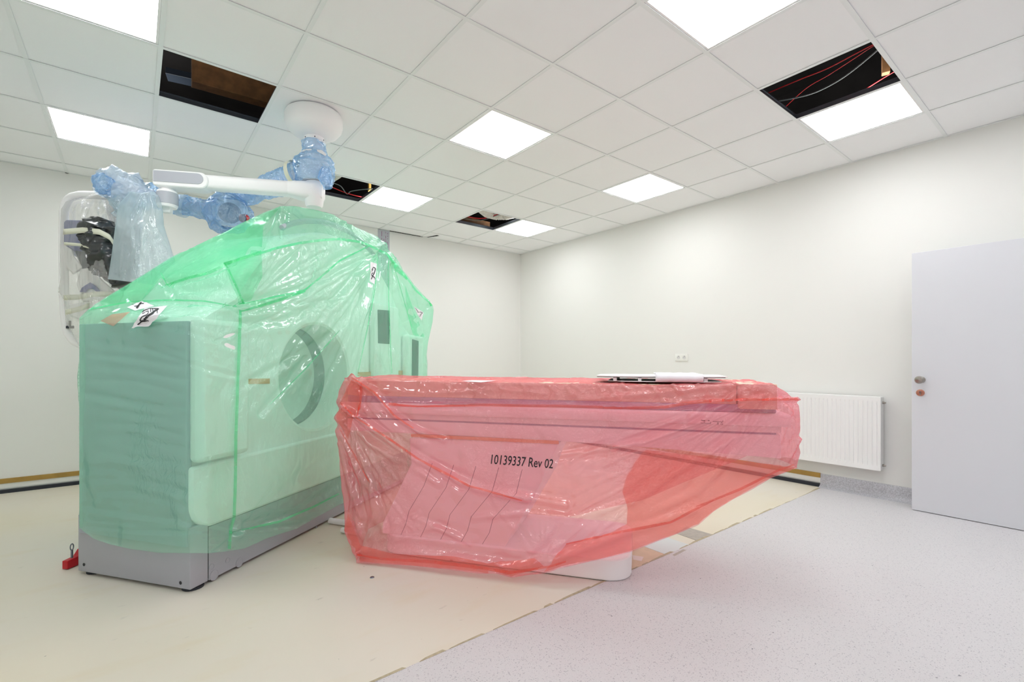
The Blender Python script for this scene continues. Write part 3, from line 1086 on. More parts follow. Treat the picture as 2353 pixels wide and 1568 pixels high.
# creases, each a measured line with its height (m) and width (px)
GC = [([(548, 700), (620, 682), (700, 662), (770, 600), (850, 562)], .020, 9),
      ([(552, 720), (640, 700), (740, 640), (800, 610), (868, 574)], .016, 7),
      ([(560, 745), (660, 735), (760, 690), (838, 610), (885, 580)], .020, 10),
      ([(565, 640), (600, 640), (660, 600), (710, 565)], .010, 7),
      ([(872, 580), (862, 680), (840, 760), (822, 860)], .016, 5),
      ([(890, 592), (893, 680), (898, 800), (902, 862)], .014, 4),
      ([(902, 605), (930, 700), (965, 790)], .012, 4),
      ([(922, 625), (945, 700), (975, 770)], .012, 5),
      ([(880, 585), (830, 700), (700, 830), (600, 950)], .016, 9),
      ([(880, 582), (770, 760), (640, 840), (570, 880)], .012, 8),
      ([(870, 560), (840, 600), (760, 700)], .012, 6),
      ([(700, 560), (690, 620), (706, 680)], .008, 5),
      ([(730, 560), (745, 640)], .008, 5),
      ([(640, 476), (610, 540), (600, 580)], .014, 7),
      ([(660, 476), (640, 540), (622, 578)], .012, 6),
      ([(370, 655), (450, 640), (540, 606)], .018, 6),
      ([(300, 690), (420, 690), (520, 700), (548, 715)], .018, 7),
      ([(390, 655), (400, 690), (430, 700)], .012, 6),
      ([(230, 700), (330, 690), (430, 672), (500, 660)], .010, 6),
      ([(300, 740), (430, 760), (540, 800)], .006, 6),
      ([(330, 800), (480, 850), (545, 865)], .005, 5),
      ([(200, 900), (330, 930), (430, 960)], .005, 8),
      ([(190, 1080), (300, 1090), (420, 1130)], .006, 9),
      ([(200, 1210), (300, 1220), (430, 1222)], .005, 5),
      ([(560, 1200), (680, 1180), (780, 1110)], .010, 8),
      ([(580, 1180), (700, 1080), (770, 1040)], .006, 8),
      ([(530, 1240), (500, 1265), (485, 1275)], .008, 4)]


def fan(c, a0, a1, n, l0, l1, h, w, seed, wob=.12, r0=0):
    """creases running out from a gather point, angles in degrees"""
    rr = random.Random(seed)
    out = []
    for i in range(n):
        a = math.radians(a0 + (a1 - a0) * (i + rr.uniform(.1, .9)) / n)
        l = rr.uniform(l0, l1)
        s0 = r0 * rr.uniform(.3, 1.2)
        bend = rr.uniform(-wob, wob)
        pts = []
        for k in range(6):
            t = k / 5
            d = s0 + l * t
            aa = a + bend * t + rr.uniform(-.015, .015)
            pts.append((c[0] + d * math.cos(aa), c[1] + d * math.sin(aa)))
        out.append((pts, h * rr.uniform(.4, 1.1), w * rr.uniform(.7, 1.5)))
    return out


GC += fan((548, 702), -62, 12, 12, 90, 300, .007, 3.6, 1)
GC += fan((882, 572), 95, 160, 18, 120, 420, .008, 3.8, 2, r0=20)
GC += fan((905, 605), 62, 98, 7, 80, 230, .007, 3.2, 3)
GC += fan((640, 478), 40, 140, 9, 30, 90, .006, 3.2, 4)
GC += fan((800, 512), 60, 130, 9, 15, 55, .005, 3, 5)
GC += fan((985, 700), 100, 190, 7, 30, 120, .005, 3, 6)
GC += fan((548, 702), 165, 200, 7, 60, 300, .006, 4, 7)
GC += fan((520, 608), 150, 215, 6, 40, 180, .006, 4, 8)
GC += fan((545, 1225), -60, -5, 9, 60, 240, .006, 4, 9)
GC += fan((540, 1225), 110, 200, 8, 30, 200, .004, 4, 10)
for k in range(14):
    y = 780 + 32 * k
    GC.append(([(195 + 17 * (k % 3), y), (300, y + 18 - 7 * (k % 4)), (425, y + 30)], .0035, 7))


def lumps(co, no, bd, creases, amp, sc, seed):
    px = to_px(co)
    h = np.zeros(len(co))
    for ln, hh, wd in creases:
        d = seg_dist(px, ln)
        h += hh * np.exp(-(d / wd) ** 2) - hh * .45 * np.exp(-((d - wd * 1.9) / (wd * 1.1)) ** 2)
    nz = np.array([fbm((c[0] + seed, c[1], c[2] * .6), sc, 3) for c in co])
    nz -= nz.mean()
    nf = np.array([fbm((c[0], c[1] + seed, c[2]), sc * 4.2, 2, False) for c in co])
    h += amp * nz + amp * .22 * nf
    h = np.where(bd, h * .4, h)
    return co + no * h[:, None]


me = sheet([P_end, P_fr, P_top, P_bk, P_rt], lambda c, n, b: lumps(c, n, b, GC, .020, 2.4, 3.0))
gbvh = BVHTree.FromPolygons([v.co.copy() for v in me.vertices], [tuple(p.vertices) for p in me.polygons])
gcov = sheet_obj(me, 'green_plastic_cover', M['green'], 'translucent green plastic dust cover draped over the tall scanner gantry', 'dust cover', L(1.3, .4, 0))

# welded seams and gathered folds: denser film
sm = MB()
ribbon(sm, gbvh, [(552, 712), (549, 800), (545, 900), (541, 1000), (540, 1100), (537, 1190), (530, 1215), (526, 1262)], 7, .006, taper=False)
sm.build('corner_seam', M['green2'], gcov, smooth=True)
sm = MB()
ribbon(sm, gbvh, [(515, 606), (545, 600), (598, 583), (640, 570), (700, 557), (740, 552), (780, 550), (830, 557), (866, 573), (888, 584), (900, 598), (912, 612), (935, 642)], 5, .006, taper=False)
ribbon(sm, gbvh, [(894, 592), (912, 622), (934, 640)], 6, .007)
ribbon(sm, gbvh, [(935, 640), (955, 668), (989, 698)], 3, .006)
sm.build('top_seam', M['green2'], gcov, smooth=True)
for nm, ln, wd in (('fold', [(380, 656), (430, 640), (480, 628), (520, 608), (600, 578)], 12),
                   ('fold', [(548, 700), (600, 690), (700, 668), (780, 600), (850, 565)], 8),
                   ('fold', [(555, 715), (640, 690), (702, 670)], 10),
                   ('fold', [(868, 590), (862, 660), (845, 750), (822, 858)], 4.5),
                   ('fold', [(892, 600), (893, 700), (900, 858)], 4),
                   ('fold', [(905, 612), (925, 680), (950, 770)], 3),
                   ('fold', [(556, 1218), (640, 1200), (720, 1165), (778, 1135)], 9),
                   ('fold', [(196, 714), (300, 694), (400, 690), (470, 692), (545, 705)], 7),
                   ('fold', [(370, 628), (388, 660), (400, 650)], 4),
                   ('fold', [(520, 608), (540, 650), (556, 690), (560, 700)], 9),
                   ('fold', [(780, 760), (700, 850), (620, 930)], 4)):
    sm = MB()
    ribbon(sm, gbvh, ln, wd * .55, .005)
    sm.build(nm, M['green2'], gcov, smooth=True)


def flap(poly, bvh, off, mb_):
    """doubled film: a measured polygon laid over the sheet as a fine triangle mesh with clean edges"""
    from mathutils.geometry import delaunay_2d_cdt
    st = 9
    pts = []
    for a, b in zip(poly, poly[1:] + poly[:1]):
        n = max(1, int(math.dist(a, b) / st))
        pts += [Vector((a[0] + (b[0] - a[0]) * i / n, a[1] + (b[1] - a[1]) * i / n)) for i in range(n)]
    nb_ = len(pts)

    def inside(x, y):
        c = False
        for (x1, y1), (x2, y2) in zip(poly, poly[1:] + poly[:1]):
            if (y1 > y) != (y2 > y) and x < (x2 - x1) * (y - y1) / (y2 - y1) + x1:
                c = not c
        return c
    xs, ys = [p[0] for p in poly], [p[1] for p in poly]
    ring = np.array(poly + poly[:1], float)
    for i in range(int((max(xs) - min(xs)) / st) + 1):
        for j in range(int((max(ys) - min(ys)) / st) + 1):
            x, y = min(xs) + i * st, min(ys) + j * st
            if inside(x, y) and seg_dist(np.array([[x, y]]), ring)[0] > st * .5:
                pts.append(Vector((x, y)))
    r = delaunay_2d_cdt(pts, [], [list(range(nb_))], 1, 1e-4)
    vs = [cast(bvh, v.x, v.y, off) for v in r[0]]
    used, V2, F2 = {}, [], []
    for f in r[2]:
        if any(vs[i] is None for i in f):
            continue
        if max((vs[f[a]] - vs[f[(a + 1) % len(f)]]).length for a in range(len(f))) > .14:
            continue
        for i in f:
            if i not in used:
                used[i] = len(V2)
                V2.append(vs[i])
        F2.append(tuple(used[i] for i in f))
    mb_.add(V2, F2)


for poly in ([(200, 716), (300, 652), (400, 592), (560, 512), (640, 478), (605, 520), (600, 580), (520, 604), (470, 630), (400, 655), (370, 640), (330, 690), (250, 704)],
             [(515, 604), (600, 582), (602, 640), (575, 690), (552, 702), (535, 660)],
             [(930, 655), (952, 720), (975, 775), (952, 772), (935, 720)],
             [(556, 700), (640, 684), (700, 668), (690, 676), (600, 706)]):
    k = MB()
    flap(poly, gbvh, .008, k)
    o = k.build('doubled_film', M['green3'], gcov, smooth=True, angle=0)
# torn tip at the right end
k = MB().tube([onB(988, 697, eb - .01), onB(991, 702, eb - .01)], [.008, .012], 8)
k.build('knot', M['green2'], gcov, smooth=True)


# paper labels with marker scrawls
def label_thing(lab, quads, strokes, bvh, org, sw=1.7, off=.012):
    t = thing('paper_label', org, lab, 'label')
    k = MB()
    for q in quads:
        decal(k, bvh, q, off)
    k.build('paper', M['paper'], t, smooth=True)
    k = MB()
    for s in strokes:
        wd = sw
        if isinstance(s, tuple):
            s, wd = s
        ribbon(k, bvh, s, wd, off + .002, 2, taper=False)
    k.build('handwriting', M['ink'], t)
    return t


def sc1(pts):  # crop (270,670) scale 15.68
    return [(270 + x / 15.68, 670 + y / 15.68) for x, y in pts]


label_thing('white paper label with black marker scrawl, lowest on the green cover',
            [sc1([(1000, 650), (1830, 545), (1160, 1280), (550, 1310)])],
            [sc1([(1520, 680), (1400, 660), (1180, 660), (960, 740), (900, 820), (930, 840), (1140, 745), (1130, 830), (1080, 890), (930, 940), (870, 1020), (850, 1040), (1000, 1050), (1160, 1020), (1150, 1070)]),
             (sc1([(1500, 670), (1300, 800), (1000, 1020)]), 3.6), (sc1([(1000, 1020), (880, 1080), (770, 1190)]), 2.4),
             sc1([(1215, 670), (1215, 800)]), sc1([(1290, 670), (1300, 760)]), sc1([(1370, 670), (1390, 720)]), sc1([(1455, 690), (1450, 820)])], gbvh, cast(gbvh, 335, 740))
label_thing('white paper label with a thin drawn mark, behind the lowest label on the green cover',
            [sc1([(900, 350), (1340, 550), (640, 720), (360, 600)])],
            [sc1([(620, 570), (750, 550), (870, 400), (900, 395), (800, 530)]), (sc1([(790, 530), (700, 640)]), 4), sc1([(830, 490), (880, 460), (970, 465)]), (sc1([(540, 490), (600, 520)]), 1)], gbvh, cast(gbvh, 320, 703), off=.008)
s2 = lambda pts: [(830 + x / 22.4, 590 + y / 22.4) for x, y in pts]
label_thing('white paper label with black marker scrawl, high on the green cover front',
            [s2([(450, 260), (800, 400), (640, 1430), (420, 1290)])],
            [(s2([(500, 680), (570, 550), (680, 610), (715, 650), (690, 700), (620, 900), (560, 1030), (500, 1190)]), 1.9), (s2([(500, 750), (575, 670)]), 1.9), (s2([(580, 840), (500, 900), (500, 990), (570, 1030), (640, 1080), (665, 1160)]), 1.9)], gbvh, cast(gbvh, 856, 628))
s3 = lambda pts: [(930 + x / 26.1, 690 + y / 26.1) for x, y in pts]
label_thing('small faded paper label near the right edge of the green cover',
            [s3([(510, 350), (1100, 760), (980, 1210), (720, 850)])],
            [(s3([(600, 450), (700, 620), (760, 640), (740, 740), (850, 700), (1040, 760), (900, 860), (930, 900), (850, 960)]), .9)], gbvh, cast(gbvh, 960, 718))
k = MB()
decal(k, gbvh, [(258, 724), (300, 718), (262, 750), (232, 738)], .006)
tag(k.build('tape_scrap', plastic('pink_scrap', srgb(250, 225, 215), srgb(235, 180, 160), .45), origin=cast(gbvh, 262, 735), smooth=True), 'pale pinkish scrap of tape on the green cover left of the labels', 'tape')

# ================================================================== THE RED COVERED TABLE
tab = thing('patient_table', L(1.04, -1.4, 0), 'long white patient table on a slanted pedestal under the red plastic cover', 'patient table')
TA0, TA1 = .74, 1.34


def rrect(x0, x1, y0, y1, r, n=8):
    c = [(x1 - r, y1 - r, 0), (x0 + r, y1 - r, 1), (x0 + r, y0 + r, 2), (x1 - r, y0 + r, 3)]
    return [(cx_ + r * math.cos(math.pi / 2 * (q + i / n)), cy_ + r * math.sin(math.pi / 2 * (q + i / n))) for cx_, cy_, q in c for i in range(n + 1)]


MB().prism([L(a, b, .004) for a, b in rrect(.722, 1.36, -2.146, -.65, .13, 10)], (0, 0, .115)).build('foot', M['white'], tab, smooth=True, bevel=.008)
MB().prism([L(a, b, 0.0) for a, b in rrect(.735, 1.34, -2.13, -.66, .13, 10)], (0, 0, .005)).build('foot_gasket', M['darkgap'], tab)
ped = [(-.845, .713), (-.86, .56), (-.712, .272), (-.667, .187), (-.66, .115), (-1.447, .115), (-1.652, .475), (-1.69, .587), (-1.762, .725)]
pd = MB().prism([L(TA0, b, z) for b, z in ped], U * .58).build('pedestal', M['white'], tab, bevel=.006)
gr = MB()
for i in range(5):
    t = (i + 1) / 6
    lns = [(-.86 - .83 * t, .57), (-.80 - .86 * t + .0, .43), (-.712 - .80 * t, .272), (-.69 - .80 * t, .19), (-.66 - .785 * t, .12)]
    for (b0, z0), (b1, z1) in zip(lns[:-1], lns[1:]):
        gr.add([L(TA0 - .001, b0 - .0018, z0), L(TA0 - .001, b0 + .0018, z0), L(TA0 - .001, b1 + .0018, z1), L(TA0 - .001, b1 - .0018, z1)], [(0, 1, 2, 3)])
sub_build(gr, 'seam_lines', M['gmetal'], pd, tab)
MB().box(.735, .74, -1.76, -.86, .722, .740, fr=L).build('pedestal_edge', M['otape'], tab)
fm = [(-.40, .740), (-.40, .815), (-2.86, .815), (-2.86, .70), (-2.25, .722), (-1.76, .735)]
MB().prism([L(TA0 + .02, b, z) for b, z in fm], U * .56).build('lower_frame', M['white'], tab, bevel=.004)
MB().box(TA0 + .03, TA1 - .03, -2.84, -.42, .815, .826, fr=L).build('frame_gap', M['violet'], tab)
MB().bbox(TA0 + .015, TA1 - .015, -2.86, -.40, .826, .858, fr=L, r=.004).build('middle_frame', M['enamel'], tab)
MB().bbox(TA0 - .01, TA1 + .01, -2.90, -.36, .858, .922, fr=L, r=.016).build('side_rail', M['white'], tab, smooth=True)
MB().bbox(TA0 + .02, TA1 - .02, -2.84, -.40, .922, .962, fr=L, r=.008).build('mattress', M['violet'], tab, smooth=True)
# printed signs on the rail
sg = MB()
S = lambda x, y: onA(x, y, TA0 - .0115)


def seg2(mb_, p, q, w=1.0):
    d = Vector((q[0] - p[0], q[1] - p[1]))
    n = Vector((-d.y, d.x)).normalized() * w / 2
    mb_.add([S(p[0] + n.x, p[1] + n.y), S(q[0] + n.x, q[1] + n.y), S(q[0] - n.x, q[1] - n.y), S(p[0] - n.x, p[1] - n.y)], [(0, 1, 2, 3)])


for p, q, ww in (((1611, 966), (1621, 967.5), 1.6), ((1624, 967), (1626, 967), 1), ((1627.5, 967), (1630, 967), 2.6), ((1610, 972.5), (1633, 974), .9), ((1633, 970), (1633, 974), .9), ((1617, 970.5), (1620, 970.6), 1.3),
                 ((1638, 968.5), (1661, 970), 1.0), ((1661, 966.5), (1661, 970), 1.0), ((1649.5, 970), (1649.5, 975), .8), ((1647.5, 972.5), (1651.5, 972.6), 1.4), ((1646.5, 975.3), (1652, 975.6), .8),
                 ((1655.5, 975.5), (1658.2, 971), .8), ((1658.2, 971), (1661, 975.8), .8), ((1655.5, 975.5), (1661, 975.8), .8)):
    seg2(sg, p, q, ww)
sg.build('pictograms', M['ink'], tab)

# cardboard on the table top
bx = MB().bbox(.765, 1.31, -2.66, -.50, .962, 1.058, fr=L, r=.003).build('cardboard_box', M['card'], origin=L(1.03, -1.6, .962))
tag(bx, 'long flat cardboard box lying on the table under the red cover', 'box')
bx = MB().bbox(.71, 1.33, -2.83, -2.665, .945, 1.068, fr=L, r=.003).build('cardboard_box', M['card'], origin=L(1.03, -2.74, .945))
tag(bx, 'short cardboard box end piece at the right end of the covered table', 'box')
bx = MB().prism([L(.74, -.495, .964), L(.80, -.36, .964), L(1.28, -.36, .964), L(1.33, -.495, .964)], (0, 0, .088)).build('cardboard_box', M['card'], origin=L(1.03, -.43, .955))
tag(bx, 'folded cardboard end piece at the table end nearest the scanner', 'box')

# ---- red film
ra = .655
tR = onA(1775, 880, ra + .03)
hem_r = [onA(818, 1294, .55), onA(880, 1297, .55), onA(950, 1301, .555), onA(1040, 1311, .555), onA(1100, 1319, .56), onA(1140, 1319, .56), onA(1176, 1329, .56), onA(1215, 1322, .565), onA(1250, 1319, .57), onA(1290, 1306, .58), onA(1370, 1288, .60), onA(1452, 1268, .62), onA(1500, 1249, .63), onA(1560, 1226, .64), onA(1605, 1207, .65), onA(1640, 1176, .65), onA(1685, 1148, .65), onA(1728, 1126, .65), onA(1770, 1100, .66), onA(1832, 1076, .67)]
top_r = [onA(790, 868, .69), onA(830, 868, ra + .05), onA(930, 873, ra + .05), onA(1080, 878, ra + .05), onA(1200, 880, ra + .05), onA(1366, 882, ra + .05), onA(1500, 884, ra + .05), onA(1620, 882, ra + .05), onA(1680, 878, ra + .04), onA(1772, 880, ra + .03), onA(1834, 917, ra + .04)]
left_r = [onA(818, 1294, .55), onA(800, 1258, .57), onA(788, 1225, .58), onA(787, 1172, .60), onA(778, 1100, .62), onA(768, 990, .65), onA(765, 925, .67), onA(778, 895, .68), onA(790, 868, .69)]
right_r = [onA(1832, 1076, .67), onA(1839, 1040, .67), onA(1838, 1000, ra), onA(1840, 965, ra), onA(1838, 945, ra), onA(1834, 917, ra + .04)]
P_rf = coons(hem_r, top_r, left_r, right_r, 380, 170)
# top of the film and its far side
farT = [L(1.33, -.37, 1.075), L(1.36, -.55, 1.072), L(1.37, -1.6, 1.066), L(1.37, -2.72, 1.07), L(1.35, -2.84, 1.068), L(1.37, -2.96, .95)]
P_rt2 = coons(top_r, farT, [top_r[0], farT[0]], [top_r[-1], farT[-1]], 380, 40)
farB = [L(1.43, -.50, .05), L(1.45, -1.5, .02), L(1.44, -2.2, .25), L(1.42, -2.9, .62)]
P_rb = coons(farB, farT, [farB[0], L(1.40, -.38, .9), farT[0]], [farB[-1], L(1.40, -2.98, .8), farT[-1]], 130, 50)
P_l = coons([farB[0], L(1.0, -.40, .03), hem_r[0]], [farT[0], top_r[0]], [farB[0], L(1.40, -.38, .9), farT[0]], left_r, 60, 170)
P_r = coons([hem_r[-1], L(1.0, -2.96, .63), farB[-1]], [top_r[-1], farT[-1]], right_r, [farB[-1], L(1.40, -2.98, .8), farT[-1]], 60, 170)
RC = [([(808, 868), (860, 902), (905, 955), (960, 990), (1020, 1012)], .022, 6),
      ([(782, 925), (810, 955), (880, 1005), (960, 1060), (1100, 1125), (1300, 1160)], .022, 8),
      ([(775, 960), (850, 1020), (930, 1060), (1010, 1110)], .018, 9),
      ([(778, 990), (820, 1080), (850, 1130), (862, 1200)], .022, 8),
      ([(800, 1000), (850, 1100), (880, 1220)], .018, 7),
      ([(780, 1020), (805, 1120), (830, 1190)], .014, 6),
      ([(830, 868), (828, 930), (820, 960)], .014, 5),
      ([(893, 929), (1108, 931), (1300, 934), (1460, 937), (1530, 936), (1625, 922), (1834, 918)], .014, 4),
      ([(1834, 1010), (1805, 1065)], .012, 5),
      ([(1700, 900), (1600, 975), (1480, 1015), (1380, 1035), (1290, 1045)], .018, 6),
      ([(1720, 950), (1700, 1000), (1560, 1080), (1450, 1160)], .018, 7),
      ([(1740, 960), (1690, 1040), (1600, 1130), (1480, 1190)], .012, 8),
      ([(1625, 925), (1560, 985), (1470, 1025)], .014, 6),
      ([(1780, 900), (1815, 950)], .012, 6),
      ([(1090, 1190), (1200, 1180), (1330, 1190), (1450, 1150)], .010, 7),
      ([(820, 1265), (950, 1270), (1100, 1290), (1180, 1305), (1280, 1285), (1450, 1220), (1600, 1170)], .018, 9),
      ([(950, 1190), (1020, 1220), (1080, 1250)], .010, 6),
      ([(900, 1200), (1000, 1215), (1090, 1240)], .008, 7),
      ([(1140, 1290), (1180, 1325)], .012, 6),
      ([(1290, 1250), (1230, 1290)], .012, 7),
      ([(860, 895), (1000, 905), (1150, 895), (1250, 905)], .006, 5),
      ([(1400, 890), (1430, 925)], .008, 5), ([(1500, 890), (1530, 925)], .008, 6), ([(1330, 920), (1500, 905), (1690, 885)], .008, 6)]
RC += fan((808, 880), 35, 100, 14, 60, 300, .006, 3.6, 21, r0=15)
RC += fan((772, 930), 20, 88, 14, 100, 340, .010, 4.2, 22, r0=20)
RC += fan((1760, 905), 120, 172, 16, 120, 520, .008, 4.2, 23, r0=20)
RC += fan((1822, 924), 100, 165, 8, 60, 300, .004, 3.5, 24, r0=15)
RC += fan((1250, 1300), 170, 330, 14, 60, 240, .006, 4.5, 25, r0=15)
RC += fan((830, 1270), -80, 10, 10, 50, 240, .006, 4, 26)
for k in range(16):
    x = 850 + 58 * k
    RC.append(([(x, 884), (x + 12 + 6 * (k % 3), 900), (x + 5, 925)], .005, 4))
me = sheet([P_rf, P_rt2, P_rb, P_l, P_r], lambda c, n, b: lumps(c, n, b, RC, .016, 3.0, 11.0))
rbvh = BVHTree.FromPolygons([v.co.copy() for v in me.vertices], [tuple(p.vertices) for p in me.polygons])
rcov = sheet_obj(me, 'red_plastic_cover', M['redf'], 'translucent red plastic dust cover draped over the patient table, printed 10139337 Rev 02', 'dust cover', L(1.0, -1.6, 0))
sm = MB()
ribbon(sm, rbvh, [(893, 929), (960, 934), (1108, 931), (1200, 933), (1300, 934), (1400, 937), (1460, 938), (1530, 936), (1575, 928), (1625, 922), (1700, 919), (1834, 918)], 4.5, .005, taper=False)
sm.build('side_seam', M['redf2'], rcov, smooth=True)
for ln, wd in (([(808, 868), (860, 902), (905, 955), (950, 985)], 7), ([(782, 925), (810, 955), (880, 1000), (960, 1055), (1080, 1118), (1200, 1150)], 8),
               ([(780, 985), (830, 1075), (850, 1110)], 5), ([(830, 880), (828, 925), (820, 958)], 5),
               ([(820, 1275), (880, 1285), (1000, 1292), (1100, 1304), (1170, 1316), (1260, 1303), (1300, 1290)], 14), ([(1300, 1250), (1420, 1225), (1540, 1200), (1640, 1150)], 9),
               ([(1600, 1165), (1700, 1125), (1790, 1080), (1825, 1068)], 10)):
    sm = MB()
    ribbon(sm, rbvh, ln, wd * .6, .005)
    sm.build('fold', M['redf2'], rcov, smooth=True)
RD = M['redf3']
for poly in ([(1250, 1316), (1300, 1250), (1395, 1228), (1440, 1205), (1442, 1165), (1430, 1130), (1440, 1095), (1460, 1062), (1482, 1034), (1600, 1048), (1780, 1068), (1830, 1074), (1770, 1098), (1728, 1122), (1685, 1146), (1640, 1174), (1603, 1204), (1560, 1224), (1500, 1246), (1452, 1265), (1370, 1286), (1290, 1303)],
             [(818, 1290), (790, 1230), (800, 1180), (830, 1255), (900, 1272), (1040, 1280), (1120, 1295), (1230, 1285), (1250, 1300), (1176, 1325), (1040, 1308)],
             [(772, 960), (780, 930), (808, 872), (835, 890), (828, 940), (812, 962), (800, 1010)]):
    k = MB()
    flap(poly, rbvh, .008, k)
    k.build('doubled_film', RD, rcov, smooth=True, angle=0)

# printed number
cu = bpy.data.curves.new('number', 'FONT')
cu.body = '10139337 Rev 02'
cu.size = 1.0
cu.shear = 0.18
cu.resolution_u = 3
cu.offset = 0.008
to = bpy.data.objects.new('number', cu)
COL.objects.link(to)
dg = bpy.context.evaluated_depsgraph_get()
tm = bpy.data.meshes.new_from_object(to.evaluated_get(dg))
bpy.data.objects.remove(to, do_unlink=True)
co = np.array([tuple(v.co) for v in tm.vertices])
x0_, x1_ = co[:, 0].min(), co[:, 0].max()
y0_, y1_ = 0.0, co[:, 1].max()
vs = []
for c in co:
    s, t = (c[0] - x0_) / (x1_ - x0_), (c[1] - y0_) / (y1_ - y0_)
    px_, py_ = 1128 + 143 * s + 0 * t, 1066 + 11 * s - 21.5 * t
    h = cast(rbvh, px_, py_, .005)
    vs.append(h)
k = MB().add(vs, [tuple(p.vertices) for p in tm.polygons])
k.build('printed_number', M['ink'], rcov)['label'] = 'black printed number 10139337 Rev 02'

# ---- things lying on the red film
rk = thing('positioning_rack', L(1.0, -2.3, 1.075), 'flat white rack of two thin boards joined by short posts on the red covered table', 'rack')
zz = .006


def board(z0, th, b0, b1, a0, a1, tap=.09):
    pts = [(a0 + .05, b0), (a0, b0 - tap), (a0, b1 + tap), (a0 + .05, b1), (a1 - .05, b1), (a1, b1 + tap), (a1, b0 - tap), (a1 - .05, b0)]
    return [L(a, b, z0) for a, b in pts], (0, 0, th)


MB().prism(*board(1.070, .004, -2.02, -2.60, .78, 1.20)).build('lower_board', M['white'], rk)
MB().prism(*board(1.096, .005, -1.955, -2.63, .78, 1.20)).build('upper_board', M['white'], rk)
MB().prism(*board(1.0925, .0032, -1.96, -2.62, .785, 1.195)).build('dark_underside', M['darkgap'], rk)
for b_ in (-2.06, -2.19, -2.52):
    for a_ in (.80, 1.17):
        MB().box(a_ - .008, a_ + .008, b_ - .009, b_ + .009, 1.073, 1.094, fr=L).build('post', M['white'], rk)
pp = MB()
g = []
ns, nt = 24, 16
for i in range(ns):
    for j in range(nt):
        s, t = i / (ns - 1), j / (nt - 1)
        b_ = -2.27 - .235 * s
        if t < .35:
            a_, z = .768, 1.072 + (1.110 - 1.072) * t / .35
            a_ -= .01 * math.sin(t / .35 * 3.1)
        else:
            a_, z = .768 + (t - .35) / .65 * .40, 1.112
        z += .0035 * noise.noise(Vector((b_ * 25, a_ * 25, 1))) + (.006 * (1 - s * 8) if s < .12 and .3 < t < .5 else 0)
        g.append(L(a_, b_, z))
pp.add(g, grid_faces(ns, nt))
o = tag(pp.build('paper_sheet', M['paper'], origin=L(1, -2.4, 1.1), smooth=True, angle=0), 'crumpled white sheet of paper hanging over the white rack', 'paper')
so = o.modifiers.new('s', 'SOLIDIFY')
so.thickness = .002
k = MB()
decal(k, rbvh, [(1085, 875), (1140, 876), (1105, 880), (1060, 877)], .004)
tag(k.build('paper_label', M['paper'], origin=cast(rbvh, 1105, 878) or L(.7, -1.3, 1.07), smooth=True), 'small white label lying on top of the red cover, left of the rack', 'label')

# ---- cable ducts and red wedge on the floor
d0, d1 = onF(758, 1204), onF(800, 1210)
dd = (d1 - d0).normalized()
tag(MB().tube([d0 + Vector((0, 0, .022)), d0 + dd * .20 + Vector((0, 0, .022))], .021, 16).build('cable_duct', M['enamel'], origin=d0, smooth=True), 'short white pipe running from the scanner base under the red cover', 'pipe')
d0 = onF(786, 1226)
tag(MB().tube([d0 + Vector((0, 0, .022)), d0 + dd * .15 + Vector((0, 0, .022))], .019, 16).build('cable_duct', M['enamel'], origin=d0, smooth=True), 'white pipe end peeking out at the left hem of the red cover', 'pipe')
wq = onF(155, 1311)
wd_ = thing('transport_lock', wq, 'red steel transport bracket at the rear foot of the scanner base', 'bracket')
e1 = (onF(181, 1300) - wq)
e1.z = 0
e1.normalize()
e2 = Vector((-e1.y, e1.x, 0))
pf = [(0, .004), (.20, .004), (.20, .125), (.085, .085), (.06, .055), (0, .05)]
MB().prism([wq + e1 * x + Vector((0, 0, z)) for x, z in pf], e2 * .035).build('bracket', M['red'], wd_, bevel=.003)
c = wq + e1 * .04 + e2 * .018
MB().tube([c + Vector((0, 0, .045)), c + Vector((0, 0, .10))], .006, 10).build('bolt', M['gmetal'], wd_, smooth=True)
ring = arc(c + Vector((0, 0, .115)), .018, 0, 2 * math.pi, 20, (e1 * .5), (0, 0, 1))
MB().tube(ring, .003, 8).build('ring', M['gmetal'], wd_, smooth=True)

# ================================================================== THE CEILING BOOM
mc = onD(722, 262, 1)
mc = EYE + ray(722, 262) * ((HT - HC) / ray(722, 262).z)
boom = thing('ceiling_boom', (mc.x, mc.y, HT), 'white ceiling mounted equipment boom with a long jointed arm over the scanner', 'ceiling boom')
dm = (mc.x * SN + mc.y * CS)


def zof(y, d=None):
    return HC + (PY - y) / FPX * (d or dm)


can = MB().lathe([(.0, -.0), (.175, -.0), (.190, -.012), (.197, -.03), (.197, -.075), (.188, -.105), (.160, -.140), (.115, -.165), (.085, -.175), (.0, -.175)], (mc.x, mc.y, HT - .001), (0, 0, 1), 64)
can.build('canopy', M['white'], boom, smooth=True, angle=.9)
zc0, zc1 = zof(352), zof(300)
col = MB().lathe([(.066, HT - .17), (.070, HT - .185), (.070, HT - .20), (.061, HT - .205), (.061, zc0), (.0, zc0)], (mc.x, mc.y, 0), (0, 0, 1), 40)
col.build('column', M['white'], boom, smooth=True, angle=.9)
for k_ in range(6):
    a = k_ * math.pi / 3 + .3
    c = Vector((mc.x + .066 * math.cos(a), mc.y + .066 * math.sin(a), HT - .192))
    MB().lathe([(.004, 0), (.004, .006), (0, .007)], c, (math.cos(a), math.sin(a), 0), 10).build('screw', M['darkgap'], boom)
